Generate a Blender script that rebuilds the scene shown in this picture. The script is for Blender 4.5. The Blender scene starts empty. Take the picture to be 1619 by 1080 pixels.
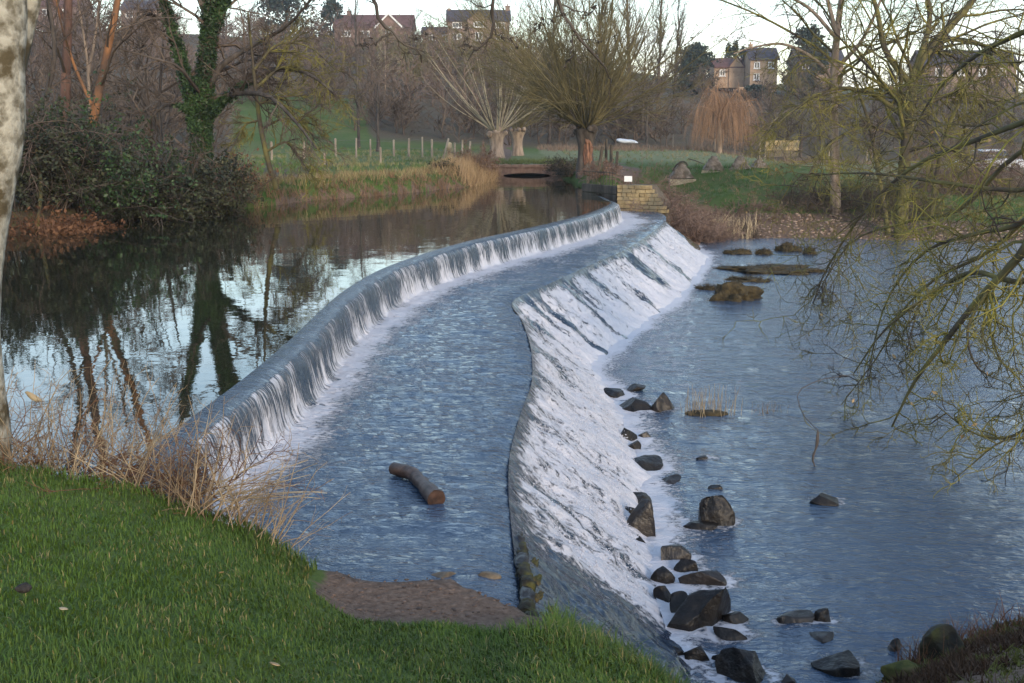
import bpy, math, random
import numpy as np
from mathutils import Vector

# ------------------------------------------------------------------ camera, sky, sun, exposure
SC = bpy.context.scene
COL = SC.collection
F, CX, CY = 1818.0, 809.5, 540.0            # focal length and centre in photograph pixels
HOR = 200.0                                  # row of the horizon
TH = math.atan((CY - HOR) / F)               # downward pitch
ZC = 2.4                                     # eye above the upper pool (z = 0)
cam_data = bpy.data.cameras.new('camera')
cam_data.sensor_width = 36.0
cam_data.lens = 36.0 * F / 1619.0
cam_data.clip_start = 0.05
cam_data.clip_end = 3000.0
cam = bpy.data.objects.new('camera', cam_data)
cam.location = (0, 0, ZC)
cam.rotation_euler = (math.pi / 2 - TH, 0, 0)
COL.objects.link(cam)
SC.camera = cam

SUN_EL, SUN_AZ = math.radians(17), math.radians(155)   # azimuth clockwise from +y: behind the camera, to the right
CLOUD = (7.6, 8.0, 8.8)
world = bpy.data.worlds.new('World')
SC.world = world
world.use_nodes = True
wn = world.node_tree
wn.nodes.clear()
sky = wn.nodes.new('ShaderNodeTexSky')
sky.sky_type = 'NISHITA'
sky.sun_disc = False
sky.sun_elevation = SUN_EL
sky.sun_rotation = SUN_AZ
sky.air_density = 1.2
sky.dust_density = 0.6
sky.ozone_density = 2.0
bg = wn.nodes.new('ShaderNodeBackground')
bg.inputs['Strength'].default_value = 0.15
wo = wn.nodes.new('ShaderNodeOutputWorld')
wg = wn.nodes.new('ShaderNodeTexCoord')
ws = wn.nodes.new('ShaderNodeSeparateXYZ'); wn.links.new(wg.outputs['Generated'], ws.inputs[0])
def wmath(op, a, b):
    m = wn.nodes.new('ShaderNodeMath'); m.operation = op
    for i, v in enumerate((a, b)):
        if isinstance(v, bpy.types.NodeSocket): wn.links.new(v, m.inputs[i])
        else: m.inputs[i].default_value = v
    return m.outputs[0]
wz = wmath('ADD', wmath('MAXIMUM', ws.outputs[2], 0.0), 0.12)     # flat cloud sheet seen in perspective
wc = wn.nodes.new('ShaderNodeCombineXYZ')
wn.links.new(wmath('DIVIDE', ws.outputs[0], wz), wc.inputs[0]); wn.links.new(wmath('DIVIDE', ws.outputs[1], wz), wc.inputs[1])
wnz = wn.nodes.new('ShaderNodeTexNoise'); wnz.inputs['Scale'].default_value = 1.1; wnz.inputs['Detail'].default_value = 6; wnz.inputs['Roughness'].default_value = 0.6
wn.links.new(wc.outputs[0], wnz.inputs['Vector'])
wr_ = wn.nodes.new('ShaderNodeValToRGB'); wn.links.new(wnz.outputs[0], wr_.inputs[0])
wr_.color_ramp.elements[0].position = 0.38; wr_.color_ramp.elements[0].color = (0.08, 0.08, 0.08, 1)
wr_.color_ramp.elements[1].position = 0.72; wr_.color_ramp.elements[1].color = (0.75, 0.75, 0.75, 1)
wth = wmath('MINIMUM', wmath('DIVIDE', wmath('MULTIPLY', wr_.outputs[0], 0.17), wz), 0.92)   # the sheet thickens along the line of sight
wmix = wn.nodes.new('ShaderNodeMix'); wmix.data_type = 'RGBA'
wn.links.new(wth, wmix.inputs[0]); wn.links.new(sky.outputs[0], wmix.inputs[6]); wmix.inputs[7].default_value = (CLOUD[0], CLOUD[1], CLOUD[2], 1)
wn.links.new(wmix.outputs[2], bg.inputs['Color'])
wn.links.new(bg.outputs[0], wo.inputs['Surface'])

sun_data = bpy.data.lights.new('sun', 'SUN')
sun_data.energy = 1.25
sun_data.angle = math.radians(14)
sun_data.color = (1.0, 0.80, 0.58)
sun = bpy.data.objects.new('sun', sun_data)
sdir = Vector((math.sin(SUN_AZ) * math.cos(SUN_EL), math.cos(SUN_AZ) * math.cos(SUN_EL), math.sin(SUN_EL)))
sun.rotation_euler = sdir.to_track_quat('Z', 'Y').to_euler()
sun.location = (0, -20, 30)
COL.objects.link(sun)

SC.view_settings.view_transform = 'Standard'
SC.view_settings.look = 'None'
SC.view_settings.exposure = 1.05
SC.view_settings.gamma = 1.0
SC.view_settings.use_curve_mapping = False
SC.render.engine = 'CYCLES'
SC.cycles.use_denoising = True
SC.cycles.max_bounces = 5
SC.cycles.diffuse_bounces = 2
SC.cycles.glossy_bounces = 3
SC.cycles.transmission_bounces = 2
SC.cycles.caustics_reflective = False
SC.cycles.caustics_refractive = False

# ------------------------------------------------------------------ small maths helpers
def ray(px, py):
    a, b = (px - CX) / F, -(py - CY) / F
    return np.array([a, math.cos(TH) + b * math.sin(TH), -math.sin(TH) + b * math.cos(TH)])

def P(px, py, z):
    r = ray(px, py)
    t = (z - ZC) / r[2]
    return np.array([r[0] * t, r[1] * t, z])

def D(px, py, d):
    r = ray(px, py)
    t = d / r[1]
    return np.array([r[0] * t, d, ZC + r[2] * t])

def at(px, d):
    """ground point under photo column px at distance d"""
    z = 0.5
    for _ in range(4):
        x = (px - CX) / F * (d * math.cos(TH) + (ZC - z) * math.sin(TH))
        z = float(hfun(np.array([x]), np.array([float(d)]))[0])
    return np.array([x, d, z])

def sst(a, b, x):
    t = np.clip((x - a) / (b - a), 0, 1)
    return t * t * (3 - 2 * t)

def _h(ix, iy, seed):
    n = (ix * 374761393 + iy * 668265263 + seed * 974711) & 0x7fffffff
    n = ((n ^ (n >> 13)) * 1274126177) & 0x7fffffff
    return ((n ^ (n >> 16)) & 0xffff) / 65535.0

def vnoise(x, y, seed=0):
    x = np.asarray(x, float); y = np.asarray(y, float)
    ix, iy = np.floor(x).astype(np.int64), np.floor(y).astype(np.int64)
    fx, fy = x - ix, y - iy
    fx = fx * fx * fx * (fx * (6 * fx - 15) + 10); fy = fy * fy * fy * (fy * (6 * fy - 15) + 10)
    a, b = _h(ix, iy, seed), _h(ix + 1, iy, seed)
    c, d = _h(ix, iy + 1, seed), _h(ix + 1, iy + 1, seed)
    return (a * (1 - fx) + b * fx) * (1 - fy) + (c * (1 - fx) + d * fx) * fy

def fbm(x, y, seed=0, o=4, g=0.5):
    s, a, t = 0, 1.0, 0
    for i in range(o):
        s = s + a * vnoise(x * 2 ** i + 17.3 * i, y * 2 ** i - 9.1 * i, seed + i)
        t += a; a *= g
    return s / t * 2 - 1

# ------------------------------------------------------------------ mesh helpers
def mesh(name, V, faces, mat, smooth=True, uv=None, attrs=None):
    V = np.asarray(V, np.float32)
    if not isinstance(faces, (list, tuple)):
        faces = [faces]
    faces = [np.asarray(f, np.int32) for f in faces if len(f)]
    m = bpy.data.meshes.new(name)
    m.vertices.add(len(V)); m.vertices.foreach_set('co', V.ravel())
    loops = np.concatenate([f.ravel() for f in faces])
    tot = np.concatenate([np.full(len(f), f.shape[1], np.int32) for f in faces])
    st = np.concatenate([[0], np.cumsum(tot)[:-1]]).astype(np.int32)
    m.loops.add(len(loops)); m.loops.foreach_set('vertex_index', loops)
    m.polygons.add(len(tot)); m.polygons.foreach_set('loop_start', st); m.polygons.foreach_set('loop_total', tot)
    m.polygons.foreach_set('use_smooth', np.full(len(tot), smooth, bool))
    if uv is not None:
        l = m.uv_layers.new(name='UVMap')
        l.data.foreach_set('uv', np.asarray(uv, np.float32)[loops].ravel())
    for k, a in (attrs or {}).items():
        a = np.asarray(a, np.float32)
        if a.ndim == 1:
            l = m.attributes.new(k, 'FLOAT', 'POINT'); l.data.foreach_set('value', a)
        else:
            if a.shape[1] == 3:
                a = np.concatenate([a, np.ones((len(a), 1), np.float32)], 1)
            l = m.attributes.new(k, 'FLOAT_COLOR', 'POINT'); l.data.foreach_set('color', a.ravel())
    m.update(calc_edges=True)
    m.validate()
    if mat is not None:
        m.materials.append(mat)
    return m

def obj(name, m, parent=None, loc=None):
    o = bpy.data.objects.new(name, m)
    COL.objects.link(o)
    if loc is not None:
        o.location = loc
    if parent is not None:
        o.parent = parent
    return o

def tag(o, label=None, cat=None, group=None, kind=None):
    if label: o['label'] = label
    if cat: o['category'] = cat
    if group: o['group'] = group
    if kind: o['kind'] = kind
    return o

def thing(name, label, cat, loc=(0, 0, 0), group=None, rz=0.0):
    o = bpy.data.objects.new(name, None)
    o.empty_display_size = 0.2
    COL.objects.link(o)
    o.location = tuple(float(v) for v in loc)
    o.rotation_euler = (0, 0, rz)
    return tag(o, label, cat, group)

def cat_mesh(parts):
    """join (V, [faces]) pieces"""
    V, Fq, Ft, n = [], [], [], 0
    for v, fs in parts:
        v = np.asarray(v, float)
        if not isinstance(fs, (list, tuple)): fs = [fs]
        for f in fs:
            f = np.asarray(f, int)
            if len(f) == 0: continue
            (Fq if f.shape[1] == 4 else Ft).append(f + n)
        V.append(v); n += len(v)
    out = []
    if Fq: out.append(np.concatenate(Fq))
    if Ft: out.append(np.concatenate(Ft))
    return np.concatenate(V), out

def grid_faces(nr, nc):
    i = np.arange(nr - 1)[:, None] * nc + np.arange(nc - 1)[None, :]
    i = i.ravel()
    return np.stack([i, i + 1, i + nc + 1, i + nc], 1)

BOXF = np.array([[0, 3, 2, 1], [4, 5, 6, 7], [0, 1, 5, 4], [1, 2, 6, 5], [2, 3, 7, 6], [3, 0, 4, 7]])
def box(x0, x1, y0, y1, z0, z1, jit=0.0, rng=None):
    V = np.array([[x0, y0, z0], [x1, y0, z0], [x1, y1, z0], [x0, y1, z0],
                  [x0, y0, z1], [x1, y0, z1], [x1, y1, z1], [x0, y1, z1]], float)
    if jit: V = V + rng.normal(0, jit, V.shape)
    return V, BOXF

def prism(poly, y0, y1, axis='y'):
    """extrude a polygon given in (x,z) along y (convex fan caps)"""
    n = len(poly)
    p = np.array(poly, float)
    a = np.stack([p[:, 0], np.full(n, y0), p[:, 1]], 1)
    b = np.stack([p[:, 0], np.full(n, y1), p[:, 1]], 1)
    V = np.concatenate([a, b])
    i = np.arange(n); j = (i + 1) % n
    q = np.stack([i, j, j + n, i + n], 1)
    t = np.array([[0, k, k + 1] for k in range(1, n - 1)])
    t2 = np.array([[n, n + k + 1, n + k] for k in range(1, n - 1)])
    return V, [q, np.concatenate([t, t2])]

def tubes(Pn, R, sides=4, ref=None, rng=None):
    """m branches of n points -> tube mesh; sides == 2 gives ribbons"""
    m, n, _ = Pn.shape
    T = np.empty_like(Pn)
    T[:, 1:-1] = Pn[:, 2:] - Pn[:, :-2]
    T[:, 0] = Pn[:, 1] - Pn[:, 0]
    T[:, -1] = Pn[:, -1] - Pn[:, -2]
    T /= np.linalg.norm(T, axis=2, keepdims=True) + 1e-9
    if ref is None:
        ref = (rng or np.random.default_rng(1)).normal(size=(m, 3))
        ref /= np.linalg.norm(ref, axis=1, keepdims=True)
    U = np.cross(T, ref[:, None, :]); U /= np.linalg.norm(U, axis=2, keepdims=True) + 1e-9
    W = np.cross(T, U)
    if sides == 2:
        V = np.stack([Pn + U * R[..., None], Pn - U * R[..., None]], 2)
    else:
        a = np.arange(sides) * 2 * math.pi / sides
        V = Pn[:, :, None, :] + R[:, :, None, None] * (np.cos(a)[None, None, :, None] * U[:, :, None, :] + np.sin(a)[None, None, :, None] * W[:, :, None, :])
    base = (np.arange(m) * n * sides)[:, None, None] + (np.arange(n - 1) * sides)[None, :, None]
    if sides == 2:
        i = base + np.array([0])[None, None, :]
        i = i.ravel()
        Fq = np.stack([i, i + 1, i + 3, i + 2], 1)
    else:
        k = np.arange(sides)[None, None, :]
        k2 = (np.arange(sides) + 1) % sides
        i0 = (base + k).ravel(); i1 = (base + k2[None, None, :]).ravel()
        Fq = np.stack([i0, i1, i1 + sides, i0 + sides], 1)
    return V.reshape(-1, 3), Fq

def polyline(pts, n):
    """Catmull-Rom through points, n samples evenly along the parameter"""
    p = np.asarray(pts, float)
    k = len(p)
    pp = np.concatenate([[2 * p[0] - p[1]], p, [2 * p[-1] - p[-2]]])
    t = np.linspace(0, k - 1 - 1e-9, n)
    i = np.floor(t).astype(int); f = (t - i)[:, None]
    a, b, c, d = pp[i], pp[i + 1], pp[i + 2], pp[i + 3]
    return 0.5 * ((2 * b) + (c - a) * f + (2 * a - 5 * b + 4 * c - d) * f ** 2 + (3 * b - a - 3 * c + d) * f ** 3)

def icosphere(sub):
    t = (1 + 5 ** 0.5) / 2
    v = [(-1, t, 0), (1, t, 0), (-1, -t, 0), (1, -t, 0), (0, -1, t), (0, 1, t), (0, -1, -t), (0, 1, -t), (t, 0, -1), (t, 0, 1), (-t, 0, -1), (-t, 0, 1)]
    v = [Vector(a).normalized() for a in v]
    f = [(0, 11, 5), (0, 5, 1), (0, 1, 7), (0, 7, 10), (0, 10, 11), (1, 5, 9), (5, 11, 4), (11, 10, 2), (10, 7, 6), (7, 1, 8), (3, 9, 4), (3, 4, 2), (3, 2, 6), (3, 6, 8), (3, 8, 9), (4, 9, 5), (2, 4, 11), (6, 2, 10), (8, 6, 7), (9, 8, 1)]
    for _ in range(sub):
        c = {}; nf = []
        def mid(a, b):
            k = (min(a, b), max(a, b))
            if k not in c:
                v.append(((v[a] + v[b]) / 2).normalized()); c[k] = len(v) - 1
            return c[k]
        for a, b, d in f:
            x, y, z = mid(a, b), mid(b, d), mid(d, a)
            nf += [(a, x, z), (b, y, x), (d, z, y), (x, y, z)]
        f = nf
    return np.array([tuple(a) for a in v]), np.array(f)
ICO = {k: icosphere(k) for k in (0, 1, 2, 3, 4)}

def leaves(pos, size, rng, nrm=None, aspect=0.6, var=0.4):
    """diamond leaf quads"""
    n = len(pos)
    a = rng.normal(size=(n, 3)); a /= np.linalg.norm(a, axis=1, keepdims=True)
    b = rng.normal(size=(n, 3))
    if nrm is not None:
        b = np.cross(nrm + 0.5 * b, a)
    b = np.cross(a, b); b /= np.linalg.norm(b, axis=1, keepdims=True) + 1e-9
    s = (size * (1 + var * rng.uniform(-1, 1, n)))[:, None]
    V = np.stack([pos - a * s, pos + b * s * aspect, pos + a * s, pos - b * s * aspect], 1).reshape(-1, 3)
    return V, np.arange(4 * n).reshape(-1, 4)

# ------------------------------------------------------------------ materials
def new_mat(name):
    m = bpy.data.materials.new(name)
    m.use_nodes = True
    nt = m.node_tree
    b = nt.nodes['Principled BSDF']
    return m, nt, b

def N(nt, t, **kw):
    n = nt.nodes.new(t)
    for k, v in kw.items():
        if k in n.inputs: n.inputs[k].default_value = v
        else: setattr(n, k, v)
    return n

def ramp(nt, src, stops):
    r = nt.nodes.new('ShaderNodeValToRGB')
    e = r.color_ramp.elements
    while len(e) < len(stops): e.new(0.5)
    for q, (p, c) in zip(e, stops):
        q.position = p
        q.color = (c[0], c[1], c[2], 1) if hasattr(c, '__len__') else (c, c, c, 1)
    nt.links.new(src, r.inputs[0])
    return r

def noise(nt, vec, scale, detail=4, rough=0.55, dist=0.0):
    n = N(nt, 'ShaderNodeTexNoise', Scale=scale, Detail=detail, Roughness=rough, Distortion=dist)
    if vec is not None: nt.links.new(vec, n.inputs['Vector'])
    return n

def mapping(nt, vec, scale=(1, 1, 1), rot=(0, 0, 0)):
    m = nt.nodes.new('ShaderNodeMapping')
    m.inputs['Scale'].default_value = scale
    m.inputs['Rotation'].default_value = rot
    nt.links.new(vec, m.inputs['Vector'])
    return m.outputs[0]

def mixc(nt, fac, a, b):
    m = nt.nodes.new('ShaderNodeMix'); m.data_type = 'RGBA'
    for s, v in ((m.inputs[0], fac), (m.inputs[6], a), (m.inputs[7], b)):
        if isinstance(v, bpy.types.NodeSocket): nt.links.new(v, s)
        elif hasattr(v, '__len__'): s.default_value = (*v[:3], 1)
        else: s.default_value = v
    return m.outputs[2]

def math_n(nt, op, a, b=None, clamp=False):
    m = nt.nodes.new('ShaderNodeMath'); m.operation = op; m.use_clamp = clamp
    for i, v in enumerate((a, b)):
        if v is None: continue
        if isinstance(v, bpy.types.NodeSocket): nt.links.new(v, m.inputs[i])
        else: m.inputs[i].default_value = v
    return m.outputs[0]

def bump(nt, h, strength, dist, bsdf=None, normal=None):
    b = nt.nodes.new('ShaderNodeBump')
    b.inputs['Strength'].default_value = strength
    b.inputs['Distance'].default_value = dist
    nt.links.new(h, b.inputs['Height'])
    if normal is not None: nt.links.new(normal, b.inputs['Normal'])
    if bsdf is not None: nt.links.new(b.outputs[0], bsdf.inputs['Normal'])
    return b.outputs[0]

def mat_two(name, c1, c2, scale=4.0, rough=0.85, bumps=0.0, bd=0.02, detail=5, lo=0.35, hi=0.65, stretch=(1, 1, 1), spec=0.3, c3=None, s3=1.0):
    m, nt, b = new_mat(name)
    tc = N(nt, 'ShaderNodeTexCoord')
    v = mapping(nt, tc.outputs['Object'], stretch)
    n = noise(nt, v, scale, detail)
    r = ramp(nt, n.outputs[0], [(lo, c1), (hi, c2)])
    out = r.outputs[0]
    if c3 is not None:
        n3 = noise(nt, tc.outputs['Object'], s3, 4)
        f3 = ramp(nt, n3.outputs[0], [(0.48, 0.0), (0.6, 1.0)])
        out = mixc(nt, f3.outputs[0], out, c3)
    nt.links.new(out, b.inputs['Base Color'])
    b.inputs['Roughness'].default_value = rough
    b.inputs['Specular IOR Level'].default_value = spec
    if bumps: bump(nt, n.outputs[0], bumps, bd, b)
    return m

M = {}
M['bark_dark'] = mat_two('bark_dark', (0.045, 0.036, 0.03), (0.11, 0.09, 0.075), 6, bumps=0.6, stretch=(1, 1, 0.3))
M['bark_red'] = mat_two('bark_red', (0.07, 0.04, 0.03), (0.18, 0.10, 0.075), 6, bumps=0.6, stretch=(1, 1, 0.3))
M['bark_orange'] = mat_two('bark_orange', (0.16, 0.075, 0.035), (0.36, 0.17, 0.075), 3, bumps=0.6, stretch=(1, 1, 0.3), c3=(0.10, 0.06, 0.04), s3=0.8)
M['bark_pale'] = mat_two('bark_pale', (0.16, 0.14, 0.10), (0.42, 0.39, 0.32), 14, bumps=1.0, bd=0.03, detail=8, lo=.38, hi=.58, stretch=(1, 1, 0.8), c3=(0.085, 0.065, 0.035), s3=5.5)
M['bark_lichen'] = mat_two('bark_lichen', (0.06, 0.05, 0.035), (0.19, 0.17, 0.055), 3.0, bumps=0.5, c3=(0.075, 0.06, 0.045), s3=1.1)
M['twig_lichen'] = mat_two('twig_lichen', (0.095, 0.08, 0.03), (0.29, 0.255, 0.055), 1.6, c3=(0.07, 0.055, 0.042), s3=0.9)
M['twig_brown'] = mat_two('twig_brown', (0.06, 0.044, 0.034), (0.16, 0.12, 0.09), 0.5)
M['twig_purple'] = mat_two('twig_purple', (0.085, 0.06, 0.048), (0.20, 0.145, 0.115), 0.12)
M['twig_olive'] = mat_two('twig_olive', (0.10, 0.085, 0.04), (0.21, 0.175, 0.085), 0.6)
M['twig_pale'] = mat_two('twig_pale', (0.26, 0.22, 0.15), (0.42, 0.36, 0.25), 0.9)
M['twig_orange'] = mat_two('twig_orange', (0.22, 0.125, 0.075), (0.36, 0.22, 0.13), 1.2)
M['bark_willow'] = mat_two('bark_willow', (0.16, 0.12, 0.09), (0.38, 0.29, 0.22), 5, bumps=0.8, bd=0.05, stretch=(1, 1, 0.25))
M['heartwood'] = mat_two('heartwood', (0.10, 0.05, 0.034), (0.30, 0.155, 0.10), 7, stretch=(1, 1, 0.2), bumps=0.5)
M['ivy'] = mat_two('ivy', (0.018, 0.035, 0.014), (0.05, 0.095, 0.03), 2.0, rough=0.5)
M['evergreen'] = mat_two('evergreen', (0.016, 0.028, 0.022), (0.04, 0.06, 0.045), 0.6, rough=0.7)
M['bush_dark'] = mat_two('bush_dark', (0.016, 0.022, 0.012), (0.055, 0.06, 0.03), 1.0, rough=0.6)
M['bracken'] = mat_two('bracken', (0.075, 0.035, 0.02), (0.21, 0.105, 0.055), 2.0)
M['bramble'] = mat_two('bramble', (0.12, 0.075, 0.06), (0.26, 0.18, 0.14), 1.0)
M['straw'] = mat_two('straw', (0.26, 0.19, 0.11), (0.52, 0.42, 0.27), 2.5)
M['reed'] = mat_two('reed', (0.17, 0.105, 0.06), (0.48, 0.36, 0.22), 3.0)
M['rock_wet'] = mat_two('rock_wet', (0.004, 0.0035, 0.003), (0.018, 0.013, 0.011), 7, rough=0.40, bumps=1.0, bd=0.05, spec=0.35, c3=(0.022, 0.017, 0.012), s3=4)
M['rock_brown'] = mat_two('rock_brown', (0.007, 0.005, 0.004), (0.026, 0.018, 0.013), 7, rough=0.42, bumps=0.9, bd=0.03, spec=0.5)
M['rock_moss'] = mat_two('rock_moss', (0.014, 0.012, 0.009), (0.05, 0.042, 0.02), 9, rough=0.7, bumps=1.0, bd=.04, c3=(0.07, 0.065, 0.015), s3=7)
M['moss'] = mat_two('moss', (0.04, 0.045, 0.012), (0.13, 0.125, 0.03), 12, rough=0.95, bumps=0.8, c3=(0.10, 0.075, 0.03), s3=2.5)
M['weed'] = mat_two('weed', (0.028, 0.022, 0.011), (0.09, 0.066, 0.03), 9, rough=0.8, bumps=1.0, bd=.06)
M['stone_tan'] = mat_two('stone_tan', (0.22, 0.16, 0.08), (0.45, 0.34, 0.18), 5, bumps=0.6, c3=(0.20, 0.17, 0.11), s3=1.3)
M['stone_dark'] = mat_two('stone_dark', (0.04, 0.036, 0.03), (0.10, 0.085, 0.07), 5, rough=0.6, bumps=0.7)
M['mortar'] = mat_two('mortar', (0.10, 0.08, 0.055), (0.17, 0.14, 0.10), 8)
M['concrete_block'] = mat_two('concrete_block', (0.16, 0.12, 0.09), (0.32, 0.25, 0.19), 5, bumps=0.7, c3=(0.12, 0.09, 0.06), s3=3)
M['slab'] = mat_two('slab', (0.30, 0.25, 0.17), (0.45, 0.38, 0.27), 5)
M['brick'] = mat_two('brick', (0.24, 0.14, 0.10), (0.40, 0.25, 0.18), 4, bumps=0.4)
M['house_stone'] = mat_two('house_stone', (0.20, 0.145, 0.115), (0.29, 0.21, 0.165), 1.5)
M['house_warm'] = mat_two('house_warm', (0.36, 0.25, 0.17), (0.46, 0.33, 0.23), 1.2)
M['house_brick'] = mat_two('house_brick', (0.17, 0.11, 0.09), (0.23, 0.15, 0.125), 1.5)
M['slate'] = mat_two('slate', (0.045, 0.04, 0.048), (0.085, 0.075, 0.09), 1.5, rough=0.7)
M['roof_red'] = mat_two('roof_red', (0.10, 0.055, 0.05), (0.16, 0.085, 0.075), 1.5)
M['white_paint'] = mat_two('white_paint', (0.68, 0.68, 0.67), (0.8, 0.8, 0.8), 3, rough=0.5)
M['glass'] = mat_two('glass', (0.03, 0.035, 0.045), (0.07, 0.075, 0.085), 1, rough=0.1, spec=0.6)
M['wood_post'] = mat_two('wood_post', (0.20, 0.16, 0.12), (0.40, 0.33, 0.26), 5, stretch=(1, 1, 0.2), bumps=0.4)
M['wood_dark'] = mat_two('wood_dark', (0.05, 0.042, 0.035), (0.12, 0.10, 0.08), 5, stretch=(1, 1, 0.2))
M['wire'] = mat_two('wire', (0.12, 0.11, 0.10), (0.2, 0.19, 0.18), 5, rough=0.5)
M['log_bark'] = mat_two('log_bark', (0.03, 0.018, 0.014), (0.10, 0.062, 0.046), 12, rough=0.5, bumps=0.8, bd=0.015, stretch=(1, 1, 1), spec=0.4)
M['log_end'] = mat_two('log_end', (0.022, 0.011, 0.008), (0.075, 0.036, 0.022), 14, rough=0.7)
M['car_paint'] = mat_two('car_paint', (0.6, 0.62, 0.66), (0.66, 0.68, 0.72), 1, rough=0.3, spec=0.5)
M['rubber'] = mat_two('rubber', (0.02, 0.02, 0.02), (0.035, 0.035, 0.035), 8)
M['leaf_dead'] = mat_two('leaf_dead', (0.30, 0.19, 0.09), (0.5, 0.36, 0.2), 20)
M['dark_soil'] = mat_two('dark_soil', (0.02, 0.018, 0.016), (0.05, 0.04, 0.035), 30)

def mat_attr(name, rough=0.8, var=0.25, spec=0.25, trans=0.0):
    """colour comes from the per-blade attribute 'col'"""
    m, nt, b = new_mat(name)
    a = N(nt, 'ShaderNodeAttribute', attribute_name='col')
    nt.links.new(a.outputs['Color'], b.inputs['Base Color'])
    b.inputs['Roughness'].default_value = rough
    b.inputs['Specular IOR Level'].default_value = spec
    return m
M['blades'] = mat_attr('grass_blades', 0.6)

# ground: zones R grass, G mud / gravel, B leaf litter
def mat_ground():
    m, nt, b = new_mat('ground')
    tc = N(nt, 'ShaderNodeTexCoord'); o = tc.outputs['Object']
    z = N(nt, 'ShaderNodeAttribute', attribute_name='zone')
    sep = N(nt, 'ShaderNodeSeparateColor'); nt.links.new(z.outputs['Color'], sep.inputs[0])
    n1 = noise(nt, o, 0.35, 6); n2 = noise(nt, o, 5, 6, 0.65); n3 = noise(nt, o, 22, 5, 0.7)
    n2d = ramp(nt, n2.outputs[0], [(0.3, (0.045, 0.085, 0.016)), (0.5, (0.075, 0.125, 0.024)), (0.72, (0.14, 0.15, 0.05))])
    g2 = ramp(nt, n1.outputs[0], [(0.35, (0.06, 0.12, 0.025)), (0.65, (0.15, 0.15, 0.06))])
    grass = mixc(nt, 0.5, n2d.outputs[0], g2.outputs[0])
    gp = ramp(nt, n2.outputs[0], [(0.3, (0.13, 0.16, 0.075)), (0.7, (0.24, 0.24, 0.13))])
    grass = mixc(nt, math_n(nt, 'SUBTRACT', 1.0, sep.outputs[0]), grass, gp.outputs[0])
    mud = ramp(nt, n3.outputs[0], [(0.3, (0.09, 0.058, 0.042)), (0.6, (0.20, 0.14, 0.105)), (0.8, (0.30, 0.22, 0.17))])
    lit = ramp(nt, n2.outputs[0], [(0.3, (0.06, 0.045, 0.034)), (0.5, (0.12, 0.09, 0.066)), (0.62, (0.10, 0.105, 0.045)), (0.8, (0.16, 0.12, 0.085))])
    def soft(ch):
        s = math_n(nt, 'ADD', ch, math_n(nt, 'MULTIPLY', math_n(nt, 'SUBTRACT', n2.outputs[0], 0.5), 0.9))
        return ramp(nt, s, [(0.4, 0.0), (0.6, 1.0)]).outputs[0]
    c = mixc(nt, soft(sep.outputs[2]), grass, lit.outputs[0])
    c = mixc(nt, soft(sep.outputs[1]), c, mud.outputs[0])
    nt.links.new(c, b.inputs['Base Color'])
    b.inputs['Roughness'].default_value = 0.9
    b.inputs['Specular IOR Level'].default_value = 0.15
    nb = math_n(nt, 'ADD', n2.outputs[0], math_n(nt, 'MULTIPLY', n3.outputs[0], 0.5))
    bump(nt, nb, 0.8, 0.06, b)
    return m
M['ground'] = mat_ground()

def mat_pool():
    m, nt, b = new_mat('pool_water')
    tc = N(nt, 'ShaderNodeTexCoord'); o = tc.outputs['Object']
    b.inputs['Base Color'].default_value = (0.018, 0.02, 0.012, 1)
    b.inputs['Roughness'].default_value = 0.02
    b.inputs['IOR'].default_value = 1.5
    n1 = noise(nt, mapping(nt, o, (1, 0.8, 1)), 1.2, 3, 0.45, 0.3)
    n2 = noise(nt, o, 7, 2, 0.5)
    h = math_n(nt, 'ADD', n1.outputs[0], math_n(nt, 'MULTIPLY', n2.outputs[0], 0.12))
    bump(nt, h, 0.045, 0.1, b)
    return m
M['pool'] = mat_pool()

def mat_water(name, base, rough, ior, layers, foam_scale=(1, 1, 1), foam_tex=6.0, rot=0.0, foam_col=(0.62, 0.61, 0.65), foam_bump=0.22, edge=(0.36, 0.70)):
    """rippled water with real foam where the 'foam' attribute says the water is aerated"""
    m, nt, b = new_mat(name)
    tc = N(nt, 'ShaderNodeTexCoord')
    uvn = N(nt, 'ShaderNodeUVMap'); uv = uvn.outputs[0]
    o = tc.outputs['Object']
    hs = None
    for src, sc, scale, det, amp in layers:
        v = mapping(nt, uv if src == 'uv' else o, sc, (0, 0, rot if src != 'uv' else 0))
        n = noise(nt, v, scale, det, 0.6, 0.4)
        t = math_n(nt, 'MULTIPLY', n.outputs[0], amp)
        hs = t if hs is None else math_n(nt, 'ADD', hs, t)
    fa = N(nt, 'ShaderNodeAttribute', attribute_name='foam')
    fn = noise(nt, mapping(nt, uv, foam_scale), foam_tex, 8, 0.72, 0.25)
    fs = math_n(nt, 'ADD', fa.outputs['Fac'], math_n(nt, 'MULTIPLY', math_n(nt, 'SUBTRACT', fn.outputs[0], 0.5), 1.9))
    fr = ramp(nt, fs, [(edge[0], 0.0), (edge[1], 1.0)])
    fac = fr.outputs[0]
    col = mixc(nt, fac, base, foam_col)
    nt.links.new(col, b.inputs['Base Color'])
    rr = math_n(nt, 'ADD', math_n(nt, 'MULTIPLY', fac, 0.45), rough)
    nt.links.new(rr, b.inputs['Roughness'])
    b.inputs['IOR'].default_value = ior
    hh = math_n(nt, 'ADD', hs, math_n(nt, 'MULTIPLY', math_n(nt, 'MULTIPLY', fn.outputs[0], fac), foam_bump))
    bump(nt, hh, 1.0, 0.1, b)
    return m
M['apron'] = mat_water('apron_water', (0.030, 0.058, 0.105), 0.06, 1.7,
                       [('o', (1.0, 2.4, 1), 3.4, 4, 0.62), ('o', (1.0, 1.7, 1), 11.0, 4, 0.26)], (1, 2.2, 1), 11.0, rot=-0.2, edge=(0.40, 0.66))
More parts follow.
